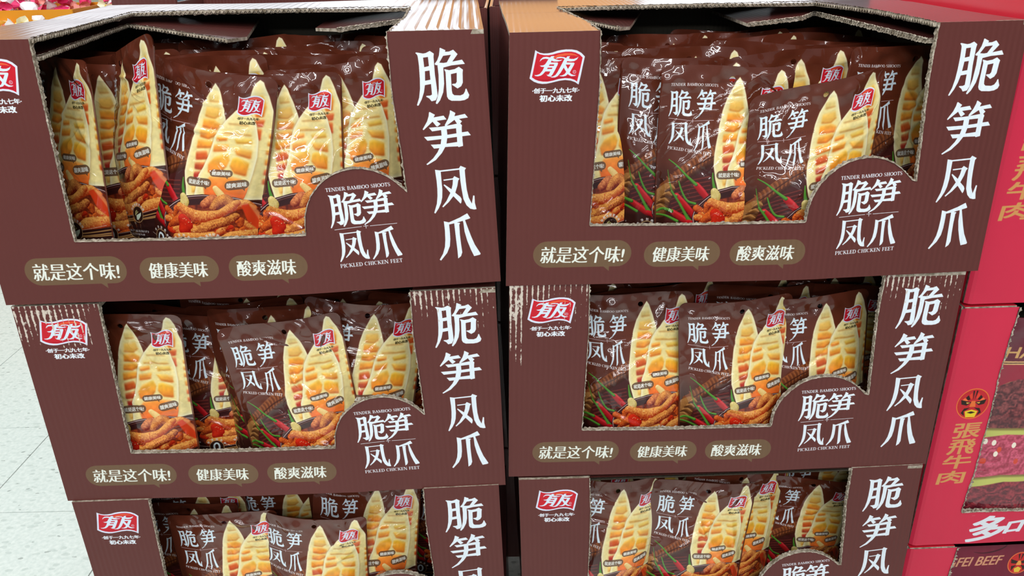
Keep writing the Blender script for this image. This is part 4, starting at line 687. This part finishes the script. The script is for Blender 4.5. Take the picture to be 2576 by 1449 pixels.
# ================================================================ pouches
WP, HP = .163, .245
def pouch_mesh(name, seed, thick=.018, curl=.4, ratio=None, nx=46, ny=70, creases=9, mats=None, Wd=WP, Hd=HP, twist=0., shear=0.):
    r = random.Random(seed); s = np.linspace(0, 1, nx + 1)[None, :]; t = np.linspace(0, 1, ny + 1)[:, None]    # t: 0 top .. 1 bottom
    X = (s - .5) * Wd + 0 * t; Z = Hd * (1 - t) + 0 * s
    q = np.clip((t - .13) / .5, 0, 1); prof = (q * q * (3 - 2 * q)) * (.72 + .28 * t) * (1 - .0 * t)
    across = np.clip(1 - np.abs(2 * s - 1) ** 3.2, 0, 1) * np.clip((np.minimum(s, 1 - s) - .02) / .05, 0, 1) ** .6
    bottom = np.clip((1 - t) / .02, 0, 1) * .25 + .75
    th = thick * prof * across * bottom
    lump = sum(r.uniform(.4, 1) * np.exp(-(((s - r.uniform(.2, .8)) / r.uniform(.1, .25)) ** 2 + ((t - r.uniform(.35, .9)) / r.uniform(.08, .2)) ** 2)) for _ in range(6)) * .0035 * across * prof
    cr = 0 * s + 0 * t
    for _ in range(creases):
        cx, cy, an = r.uniform(.08, .92), r.uniform(.05, .95), r.uniform(0, PI); L, wd, A = r.uniform(.10, .42), r.uniform(.010, .026), r.uniform(-.0022, .0030)
        dx, dy = (s - cx), (t - cy) * Hd / Wd; al = dx * math.cos(an) + dy * math.sin(an); ac = -dx * math.sin(an) + dy * math.cos(an) + .25 * al * al * r.uniform(-2, 2)
        cr = cr + A * np.exp(-(ac / wd) ** 2) * np.exp(-(al / L) ** 4)
    hd = np.exp(-((t - .07) / .05) ** 2) * (.0030 * np.sin(s * 9 + r.uniform(0, 6)) + .0014 * np.sin(s * 21 + t * 30 + r.uniform(0, 6)) + .0007 * np.sin(s * 47 - t * 40 + r.uniform(0, 6)))
    bend = curl * .030 * ((2 * s - 1) ** 2 - .35) * (1 - .5 * t) + r.uniform(-.006, .006) * (1 - t) ** 2 * 1.5 + .004 * math.sin(seed) * (2 * s - 1) * (1 - t) * 2
    Yf = -(th + lump * .6 + .0005) - cr * (across * .8 + .2) + bend + hd; Yb = (th * .8 + .0005) + cr * .3 + bend + hd
    X = X + r.uniform(-.004, .004) * np.sin(t * 5 + seed) * (.3 + t) - (s - .5) * .05 * Wd * prof * .5
    Z = Z + .0015 * np.sin(s * 7 + seed) * (1 - t)
    Z = Z + shear * X * (1 - .45 * t)
    tw = twist * (1 - t) ** 1.5; Yf, Yb = Yf + X * np.sin(tw) * 1.3, Yb + X * np.sin(tw) * 1.3; X = X * np.cos(tw)
    V = np.concatenate([np.stack([X, Yf, Z], -1).reshape(-1, 3), np.stack([X, Yb, Z], -1).reshape(-1, 3)])
    n = (nx + 1) * (ny + 1); i = (np.arange(ny)[:, None] * (nx + 1) + np.arange(nx)[None]).ravel()
    Ff = np.stack([i, i + nx + 1, i + nx + 2, i + 1], 1); Fb = np.stack([i + n, i + n + 1, i + n + nx + 2, i + n + nx + 1], 1)
    uv = np.stack([s + 0 * t, 1 - t + 0 * s], -1).reshape(-1, 2); uv = np.concatenate([uv, uv])
    bt = [[ny * (nx + 1) + k, n + ny * (nx + 1) + k, n + ny * (nx + 1) + k + 1, ny * (nx + 1) + k + 1] for k in range(nx)]
    sd = [[k * (nx + 1), k * (nx + 1) + n, (k + 1) * (nx + 1) + n, (k + 1) * (nx + 1)] for k in range(6, ny)] + [[k * (nx + 1) + nx, (k + 1) * (nx + 1) + nx, (k + 1) * (nx + 1) + n + nx, k * (nx + 1) + n + nx] for k in range(6, ny)]
    fs = Ff.tolist() + Fb.tolist() + bt + sd; mi = [0] * len(Ff) + [1] * (len(fs) - len(Ff))
    rowf = np.array([min(f) % n // (nx + 1) for f in fs]); hr = int(round(ny * .085)); out = []
    fa, ma_ = np.array(fs), np.array(mi)
    for nm, sel in ((name, rowf >= hr), ('sealed_header', rowf < hr)):
        F2 = fa[sel]; idx, inv_ = np.unique(F2, return_inverse=True); F3 = inv_.reshape(F2.shape)
        me = bpy.data.meshes.new(nm); me.from_pydata(V[idx].tolist(), [], F3.tolist())
        for m in (mats or (M_FILM, M_BACK)): me.materials.append(m)
        me.polygons.foreach_set('material_index', ma_[sel]); me.polygons.foreach_set('use_smooth', [True] * len(F3))
        L = me.uv_layers.new(name='uv'); li = np.empty(len(me.loops), int); me.loops.foreach_get('vertex_index', li); L.data.foreach_set('uv', uv[idx][li].ravel()); me.update(); out.append(me)
    return tuple(out)
VAR = [pouch_mesh('pouch', 100 + i * 7, thick=.016 + .0015 * (i % 3), curl=(.15, .1, .75, .35, .5, .2, .25, .7)[i], creases=15 + i, nx=64, ny=96) for i in range(8)]
VAR.append(pouch_mesh('pouch', 811, thick=.016, curl=.5, creases=20, nx=64, ny=96, twist=-.16, shear=.52)); VAR.append(pouch_mesh('pouch', 823, thick=.018, curl=.45, creases=22, nx=64, ny=96, shear=.25))
SLIM = [pouch_mesh('pouch', 300 + i * 5, thick=.013, curl=.15 * i, nx=36, ny=50, creases=12) for i in range(5)]
def place(me, top, yaw, roll, lean, label, cat='pouch', group='pickled chicken feet pouches', Hd=HP, U=np.array([1., 0, 0]), name='snack_pouch', dfront=None, zf=None):
    """top = middle of the top edge; the pouch hangs down from it along its own axis"""
    base = math.atan2(U[1], U[0])
    if dfront is not None: lean = min(lean, math.degrees(math.asin(max(-.1, min(.9, (dfront - .5 * WP * abs(math.sin(math.radians(yaw))) - .027) / Hd)))))
    sz = 1. if zf is None else min(1., (top[2] - zf - .002) / (Hd * math.cos(math.radians(lean))))
    R = Matrix.Rotation(base + math.radians(yaw), 4, 'Z') @ Matrix.Rotation(-math.radians(roll), 4, 'Y') @ Matrix.Rotation(-math.radians(lean), 4, 'X')
    foot = Vector(top) - (R @ Vector((0, 0, Hd * sz))); R = R @ Matrix.Scale(sz, 4, Vector((0, 0, 1)))
    o = bpy.data.objects.new(name, me[0]); COL.objects.link(o); o.matrix_world = Matrix.Translation(foot) @ R; tag(o, label, cat, group)
    h = bpy.data.objects.new('sealed_header', me[1]); COL.objects.link(h); h.parent = o; return o
WHICH = {'L0': 'top left box', 'L1': 'middle left box', 'L2': 'lowest left box', 'R0': 'top right box', 'R1': 'middle right box', 'R2': 'lowest right box'}
FRONT = {'L0': ['pouch turned sideways at the far left end of the top left box', 'twisted upright pouch showing its foot, left in the top left box', 'large lit pouch leaning clockwise in front, top left box', 'pouch behind and right of the large lit one, top left box', 'rightmost full pouch above the arch of the top left box', 'sliver of a sideways pouch at the right end of the top left box'],
 'R0': ['half hidden pouch at the left end of the top right box', 'second pouch from the left in the top right box', 'glossy upright pouch with full title, middle of the top right box', 'front pouch tilted anticlockwise in the top right box', 'pouch at the right end behind the tilted one, top right box'],
 'L1': ['leftmost pouch showing bamboo shoots, middle left box', 'shaded pouch set back behind the gap, middle left box', 'shaded pouch just behind the large front one, middle left box', 'large front pouch with red chillies and full title, middle left box', 'pouch above the arch at the right of the middle left box'],
 'R1': ['leftmost pouch with title cut by the board, middle right box', 'central pouch with full title in the middle right box', 'right-hand pouch above the arch of the middle right box'],
 'L2': ['dark pouch at the left end of the lowest left box', 'upright pouch with full title, left in the lowest left box', 'bulging creased pouch in front, middle of the lowest left box', 'rightmost pouch under the board edge in the lowest left box'],
 'R2': ['leftmost tilted pouch in the lowest right box', 'front pouch with bamboo shoots, middle of the lowest right box', 'pouch set back right of the middle one, lowest right box', 'rightmost pouch beside the board of the lowest right box']}
cnt = {}
for key, u, dp, z, yaw, roll, lean, tw, curl, var in POSE:
    b = BX[key]; k = cnt.get(key, 0); cnt[key] = k + 1
    top = b['O'] + b['U'] * u + b['V'] * dp; top[2] = b['ztop'] + z
    place(VAR[var], top, yaw, roll, lean, FRONT[key][k] if len(FRONT[key][k].split()) > 3 else '', U=b['U'], dfront=dp, zf=b['zfloor'])
ORD = ['front', 'second', 'third', 'fourth', 'fifth', 'sixth', 'seventh', 'eighth', 'ninth', 'tenth']; POS = ['leftmost', 'second from left', 'second from right', 'rightmost']
rr = random.Random(5)
for key, rows in (('L0', range(1, 9)), ('R0', range(1, 9)), ('L1', (1, 2)), ('R1', (1, 2)), ('L2', (1,)), ('R2', (1,))):
    b = BX[key]
    for j in rows:
        for i in range(4):
            if j == 1 and key in ('L0', 'R0') and False: continue
            u = .098 + i * .134 + rr.uniform(-.008, .008) + (.008 if j % 2 else -.006); u = min(.50, max(.096, u)); dp = .125 + .0385 * (j - 1) + (.012 if i % 2 else 0)
            if dp > .42: continue
            top = b['O'] + b['U'] * u + b['V'] * dp; top[2] = b['ztop'] - .046 + rr.uniform(-.010, .008) - (.02 if key[1] != '0' else 0)
            place(SLIM[rr.randrange(5)], top, rr.uniform(-5, 5), rr.uniform(-4, 4), rr.uniform(1, 4), 'brown pouch %s in the %s row of the %s' % (POS[i], ORD[j], WHICH[key]), U=b['U'], group='pouches packed behind the front ones', zf=b['zfloor'])

# ================================================================ red cartons on the right
OR_ = np.array([-.0019, .9341, 0]) + np.array([.99951, .03134, 0]) * .615 + np.array([-.03134, .99951, 0]) * .03; UR_ = np.array([.99951, .03134, 0]); VR_ = np.array([-.03134, .99951, 0])
M_REDP = print_mat('beef_carton_print', I_RED, flute=.03, rough=.36); M_REDD = board_mat('dark_red_board', srgb(128, 24, 44), .4, strength=.3)
def red_carton(z1, z0, label, seed, dep=.42, notch=True, dx=.0):
    H = z1 - z0; Wd = .60; root = empty('beef_carton', tuple(OR_ + UR_ * Wd / 2 + VR_ * dep / 2 + np.array([0, 0, z0]))); inv = -np.array(root.location); tag(root, label, 'carton', 'red beef cartons stacked at the right edge')
    z = np.array([0, 0, 1.]); P = lambda x, d: OR_ + UR_ * (.002 + dx + x) + np.array([0, 0, z1 - d]) + inv
    pts = [(0.003, 0.002), (.076, 0.002)] + ([(.0745, .03), (.072, .07), (.071, .11), (.072, .14), (.0725, .19), (.0715, .24), (.0705, .285), (.068, .32), (.0675, .349), (.3, .351), (.52, .35), (.53, .2), (.52, .002)] if notch else [(.30, .002)])
    pts = [pts[0]] + jag(pts[1:], .007, .0013, seed) + [(Wd - .003, .002), (Wd, .006), (Wd, H - .001), (.0, H - .001), (0., .006)]
    e3 = VR_ * .0
    fold = lambda x, d: P(x, d) + VR_ * (max(0, .006 - x) * .9)
    fp = slab('front_panel', pts, lambda x, d: fold(x, d), -VR_, .005, [M_REDP, M_KRAFT, M_LINER], [.004, .008, .02, .05, .1, .2, .3, .4, .5], [.1, .2, .3], root, uvf=lambda x, d: (x / .62, 1 - d / .412), relief=lambda x, d: .001 * math.sin(x * 40) * math.sin(d * 9))
    if notch: torn('torn_edge', [fold(*p) - VR_ * .0005 for p in pts[1:-6]], VR_, .005, fp, seed, lip=.003)
    sq = [(0, 0), (1, 0), (1, 1), (0, 1)]; SM = [M_RED, M_KRAFT, M_LINER]
    q = lambda x, y, zz: OR_ + UR_ * (.002 + dx + x) + VR_ * y + np.array([0, 0, zz]) + inv
    A = lambda a_, b_, c_, d_: (lambda u, v: (a_ * (1 - u) + b_ * u) * (1 - v) + (c_ * (1 - u) + d_ * u) * v)
    slab('side_panel', sq, A(q(0, .007, z1 - .002), q(0, dep, z1 - .002), q(0, .007, z0 + .001), q(0, dep, z0 + .001)), -UR_, .005, SM, (), (), root)
    slab('side_panel', sq, A(q(Wd, .007, z1 - .002), q(Wd, dep, z1 - .002), q(Wd, .007, z0 + .001), q(Wd, dep, z0 + .001)), UR_, .005, SM, (), (), root)
    slab('back_panel', sq, A(q(.006, dep, z1 - .002), q(Wd - .006, dep, z1 - .002), q(.006, dep, z0 + .001), q(Wd - .006, dep, z0 + .001)), VR_, .005, SM, (), (), root)
    slab('bottom_panel', sq, A(q(.006, .006, z0 + .006), q(Wd - .006, .006, z0 + .006), q(.006, dep - .006, z0 + .006), q(Wd - .006, dep - .006, z0 + .006)), z, .005, [M_LINER, M_KRAFT, M_RED], (), (), root)
    slab('top_panel', [(0, 0), (.12, 0), (.10, .9), (.9, .9), (.9, 0), (1, 0), (1, 1), (0, 1)], A(q(0.001, .001, z1), q(Wd - .001, .001, z1), q(0.001, dep, z1), q(Wd - .001, dep, z1)), z, .0018, SM, (), (), root)
    return root
red_carton(.460, .048, 'added topmost red carton above the frame at the upper right corner', 200, notch=False)  # added above the frame for its red reflection in the box top
red_carton(.044, -.3705, 'upper red beef carton with gold writing beside the top right brown box', 201)
red_carton(-.374, -.786, 'middle red beef carton with a painted face emblem and torn opening', 202)
red_carton(-.790, -1.202, 'lowest red beef carton with a dark panel reading BEEF, bottom right', 203)
BM = pouch_mesh('beef_bag', 77, thick=.012, curl=.2, mats=(M_BEEF, M_BEEFB), Wd=.24, Hd=.35, nx=30, ny=44)
for i, (x, y, zt, lb) in enumerate([(.185, .035, -.408, 'beef jerky bag printed with dark meat slabs in the torn red carton'), (.40, .04, -.41, 'beef jerky bag right of the first one in the torn red carton'), (.20, .04, .010, 'beef jerky bag inside the upper red carton, nearest the brown boxes'), (.41, .045, .008, 'beef jerky bag inside the upper red carton, further right')]):
    p = OR_ + UR_ * x + VR_ * y; p[2] = zt; place(BM, p, 0, -2, 3, lb, 'bag', 'beef jerky bags in the red carton', Hd=.35, U=UR_, name='beef_bag', zf=-.783 if zt < -.2 else -.365)
# recessed dark sheet with lettering inside the lowest carton
def low_panel_art():
    k = 2600.; a = Art(int(.5 * k), int(.36 * k), (112, 26, 48)); q = lambda x, z: ((x - .05) * k, (-.792 - z) * k); GD = (206, 146, 110)
    text(a, 'ZHANGFEI BEEF', q(-.045 + .065, -.824), (.148 * k, -9), (-10, .0185 * k), GD, bold=1.3)
    c = q(.196, -.838); a.poly([(c[0] + 48 * math.cos(t * PI / 16), c[1] + 58 * math.sin(t * PI / 16)) for t in range(32)], (228, 120, 60)); a.poly([(c[0] + 44 * math.cos(t * PI / 16), c[1] + 54 * math.sin(t * PI / 16)) for t in range(32)], (196, 36, 36))
    for s in (-1, 1):
        a.poly([(c[0] + s * 4, c[1] - 50), (c[0] + s * 12, c[1] - 46), (c[0] + s * 3, c[1] - 12)], (50, 24, 20)); a.poly([(c[0] + s * 6, c[1] - 8), (c[0] + s * 38, c[1] - 22), (c[0] + s * 34, c[1]), (c[0] + s * 14, c[1] + 4)], (50, 26, 16)); a.poly([(c[0] + s * 8, c[1] + 12), (c[0] + s * 30, c[1] + 16), (c[0] + s * 26, c[1] + 42), (c[0] + s * 18, c[1] + 24)], (50, 26, 16))
    a.poly([(c[0] - 5, c[1] - 12), (c[0] + 5, c[1] - 12), (c[0] + 12, c[1] + 12), (c[0] - 12, c[1] + 12)], (232, 160, 70)); a.poly([(c[0] - 16, c[1] + 30), (c[0], c[1] + 20), (c[0] + 16, c[1] + 30), (c[0] + 10, c[1] + 50), (c[0] - 10, c[1] + 50)], (230, 190, 60))
    pts = [q(*p) for p in ((.117, -.812), (.130, -.8145), (.145, -.813), (.158, -.8085), (.166, -.803), (.168, -.798))]; a.tube(pts, [1, 2.5, 4, 4, 3, 1], (50, 8, 20), (70, 12, 26))
    return a.image('beef_insert_print')
M_INS = print_mat('beef_insert_print', low_panel_art(), flute=.03)
ins = empty('carton_insert', tuple(OR_ + UR_ * .3 + VR_ * .02 + np.array([0, 0, -1.19]))); tag(ins, 'dark maroon inner sheet with gold BEEF lettering in the lowest red carton', 'insert'); iv = -np.array(ins.location)
slab('sheet', [(0, 0), (1, 0), (1, 1), (0, 1)], lambda u, v: OR_ + UR_ * (.05 + .5 * u) + VR_ * .012 + np.array([0, 0, -.7945 - .36 * v]) + iv, -VR_, .003, [M_INS, M_KRAFT, M_LINER], (), (), ins, uvf=lambda u, v: (u, 1 - v))

# ================================================================ beyond the boxes
def plain_box(name, label, cat, x0, y0, z0, x1, y1, z1, m, group=None, flap=None, open_top=False):
    root = empty(name, ((x0 + x1) / 2, (y0 + y1) / 2, z0)); tag(root, label, cat, group); l = root.location; a = (x0 - l.x, y0 - l.y, 0, x1 - l.x, y1 - l.y, z1 - z0); t = .005
    P = lambda nm, *q: box_mesh(nm, *q, m, root, .0012)
    P('front_panel', a[0], a[1], 0, a[3], a[1] + t, a[5]); P('back_panel', a[0], a[4] - t, 0, a[3], a[4], a[5]); P('side_panel', a[0], a[1] + t, 0, a[0] + t, a[4] - t, a[5]); P('side_panel', a[3] - t, a[1] + t, 0, a[3], a[4] - t, a[5])
    P('bottom_panel', a[0] + t, a[1] + t, 0, a[3] - t, a[4] - t, t)
    if not open_top: P('top_panel', a[0] + t, a[1] + t, a[5] - t, a[3] - t, a[4] - t, a[5])
    return root
# the row standing back to back with the two stacks
for x0, x1, y0, lb in ((-.672, -.033, 1.436, 'brown box behind the left stack, its near flap showing'), (-.0295, .57, 1.462, 'brown box behind the right stack, mostly hidden')):
    rt = plain_box('display_box', lb, 'box', x0, y0, -.31, x1, y0 + .45, -.012, M_BROWN, 'brown boxes of the row behind', open_top=True); l = rt.location
    for xa, xb in ((x0 + .008, x0 + .118), (x1 - .115, x1 - .004)):
        box_mesh('flap', xa - l.x, y0 - l.y + .0, -.012 - l.z, xb - l.x, y0 - l.y + .005, .0135 - l.z, M_BROWN, rt, .0015)
        box_mesh('torn_edge', xa - l.x, y0 - l.y - .0004, .0130 - l.z, xb - l.x, y0 - l.y + .0055, .0150 - l.z, M_KRAFT, rt, .0006)
for i, (x0, x1, y0, lb) in enumerate(((-.672, -.033, 1.436, 'left'), (-.0295, .57, 1.462, 'right'))):
    for z, zl in ((-.615, 'second from top'), (-.92, 'third from top'), (-1.225, 'bottom')): plain_box('display_box', '%s brown box of the stack behind the %s stack, in its shade' % (zl, lb), 'box', x0, y0, z, x1, y0 + .45, z + .300, M_BROWN, 'brown boxes of the row behind')
# lower boxes and pallet under each stack
wood = mat('pallet_wood', (.42, .30, .18, 1), .7)
for nm, x0, x1, y0, y1, lb in (('L', -.612, -.02, .915, 1.39, 'left'), ('R', .006, .588, .955, 1.43, 'right')):
    plain_box('display_box', 'brown box at the foot of the %s stack' % lb, 'box', x0, y0, -1.218, x1, y1, -.914 if nm == 'L' else -.9145, M_BROWN, 'brown boxes at the foot of the stacks')
    pr = empty('pallet', ((x0 + x1) / 2, (y0 + y1) / 2, -1.36)); tag(pr, 'low wooden pallet under the %s stack of brown boxes' % lb, 'pallet')
    hx, hy = (x1 - x0) / 2, (y1 - y0) / 2
    for i in range(5): box_mesh('deck_board', -hx + i * hx * 2 / 5 + .008, -hy, .12, -hx + (i + 1) * hx * 2 / 5 - .008, hy, .141, wood, pr)
    for i in (-1, 0, 1): box_mesh('runner', -hx, i * (hy - .05) - .045, 0, hx, i * (hy - .05) + .045, .12, wood, pr)
rp = empty('pallet', tuple(OR_ + UR_ * .3 + VR_ * .21 + np.array([0, 0, -1.36]))); tag(rp, 'low wooden pallet under the red cartons', 'pallet'); rp.rotation_euler.z = .0313
for i in range(5): box_mesh('deck_board', -.296 + i * .12, -.2, .13, -.186 + i * .12, .2, .157, wood, rp)
for i in (-1, 0, 1): box_mesh('runner', -.296, i * .155 - .045, 0, .30, i * .155 + .045, .13, wood, rp)

# candy stand, far left
OR = mat('orange_tray_card', srgb(214, 140, 24), .45)
st = empty('display_table', (-2.75, 3.85, -1.36)); tag(st, 'low display table heaped with wrapped sweets at far left', 'table')
grey = mat('grey_steel', (.28, .32, .36, 1), .5); box_mesh('table_top', -.9, -.30, 1.075, 1.10, .75, 1.10, grey, st)
for sx in (-.85, 1.05):
    for sy in (-.25, .7): box_mesh('leg', sx - .025, sy - .025, 0, sx + .025, sy + .025, 1.075, grey, st)
tr = empty('candy_tray', (-2.45, 3.85, -.26)); tag(tr, 'orange card tray full of pink and white sweets', 'tray')
for a in ((-.8, -.22, 0, .60, -.21, .105), (-.8, .21, 0, .60, .22, .105), (-.8, -.21, 0, -.79, .21, .105), (.59, -.21, 0, .60, .21, .105)): box_mesh('tray_wall', *a, OR, tr, .002)
box_mesh('tray_floor', -.79, -.21, 0, .59, .21, .01, OR, tr, .002)
def candy(seed, m1, m2):
    bm = bmesh.new(); bmesh.ops.create_icosphere(bm, subdivisions=2, radius=.030); r = random.Random(seed)
    for v in bm.verts: v.co.x *= 1.25; v.co.z *= .75; v.co *= 1 + r.uniform(-.14, .14)
    me = bpy.data.meshes.new('sweet'); bm.to_mesh(me); bm.free(); me.materials.append(m1)
    V, F = [(.033, 0, 0)], []
    for k in range(9): an = 2 * PI * k / 9; V.append((.060 + .006 * (k % 2), .026 * math.cos(an) * (1 + .2 * (k % 2)), .020 * math.sin(an)))
    for k in range(9): F.append([0, 1 + k, 1 + (k + 1) % 9])
    m = bpy.data.meshes.new('twist'); m.from_pydata(V, [], F); m.materials.append(m2); return me, m
wr = [mat('white_wrapper', (.88, .84, .88, 1), .25), mat('pink_wrapper', srgb(240, 60, 120), .25), mat('yellow_wrapper', srgb(250, 214, 90), .25), mat('salmon_wrapper', srgb(240, 150, 140), .25), mat('cream_wrapper', (.9, .84, .62, 1), .3)]
CM = [candy(i, wr[i % 5], wr[(i * 2 + 1) % 5]) for i in range(5)]
def sweets(n, fx, lab, grp, seed):
    r = random.Random(seed)
    for i in range(n):
        a, b = CM[fx[1][r.randrange(len(fx[1]))]]; o = bpy.data.objects.new('wrapped_sweet', a); COL.objects.link(o); 
        for q in (0, PI): t = bpy.data.objects.new('twisted_end', b); COL.objects.link(t); t.parent = o; t.rotation_euler.z = q
        o.location = fx[0](r, i); o.rotation_euler = (r.uniform(-.6, .6), r.uniform(-.5, .5), r.uniform(0, PI)); tag(o, lab, 'sweet', grp)
sweets(64, (lambda r, i: (-2.52 + r.uniform(-.62, .58) + (.0), 3.85 + r.uniform(-.17, .17), -.235 + .034 * (i // 16) + .02), (0, 1, 1, 0)), 'twist-wrapped white or pink sweet heaped in the orange tray', 'sweets in the orange tray', 1)
sweets(40, (lambda r, i: (-2.60 + r.uniform(-.4, .62), 3.585 + r.uniform(-.02, .04), -.245 + .026 * (i % 2)), (2, 3, 4)), 'cream or salmon wrapped sweet lying in front of the orange tray', 'sweets in front of the tray', 2)
sweets(34, (lambda r, i: (-1.80 + r.uniform(0, .14), 3.85 + r.uniform(-.22, .3), -.24 + .030 * (i % 4)), (3, 4, 0)), 'pale wrapped sweet heaped right of the orange tray', 'sweets right of the tray', 3)
sh = empty('shelf_unit', (-2.9, 6.3, -1.36)); tag(sh, 'blue grey shelf unit with a cream panel far behind the sweets', 'shelf')
box_mesh('back_panel', -1.2, .2, 0, 1.4, .24, 1.9, mat('blue_grey_steel', (.16, .24, .30, 1), .5), sh); box_mesh('cream_panel', -.9, -.1, .7, .0, -.06, 1.19, mat('cream_card', (.62, .60, .48, 1), .6), sh)
for z in (.2, .6, 1.0, 1.4): box_mesh('shelf_board', -1.2, -.2, z, 1.4, .2, z + .03, mat('shelf_steel', (.35, .4, .45, 1), .5), sh)

# glowing panels added out of view for the reflections in the glossy box tops
def panel(name, label, cat, x0, x1, y, z0, z1, e, group=None):
    r = empty(name, ((x0 + x1) / 2, y, z0)); tag(r, label, cat, group); w_ = (x1 - x0) / 2; h = z1 - z0
    box_mesh('frame', -w_ - .02, .01, -.02, w_ + .02, .05, h + .02, grey, r); box_mesh('lit_face', -w_, 0, 0, w_, .012, h, e, r); return r
E_W = em('white_light', (.90, .95, 1, 1), 3.2); E_O = em('orange_light', (1, .52, .20, 1), 1.6)
panel('white_glow_panel', 'added white glowing panel, unseen, left of the orange one', 'lamp', -3.95, -.36, 7.0, .35, 1.7, E_W, 'added glowing panels')
panel('orange_glow_panel', 'added orange glowing panel, unseen, above the left stack', 'sign', -.32, 1.05, 7.0, .30, 1.7, E_O)
panel('white_glow_panel', 'added white glowing panel, unseen, right of the orange one', 'lamp', 1.10, 2.5, 7.0, .35, 1.7, E_W, 'added glowing panels')
panel('orange_glow_panel', 'added orange glowing panel, unseen, at far left', 'sign', -6.0, -4.05, 7.0, .30, 1.7, E_O)
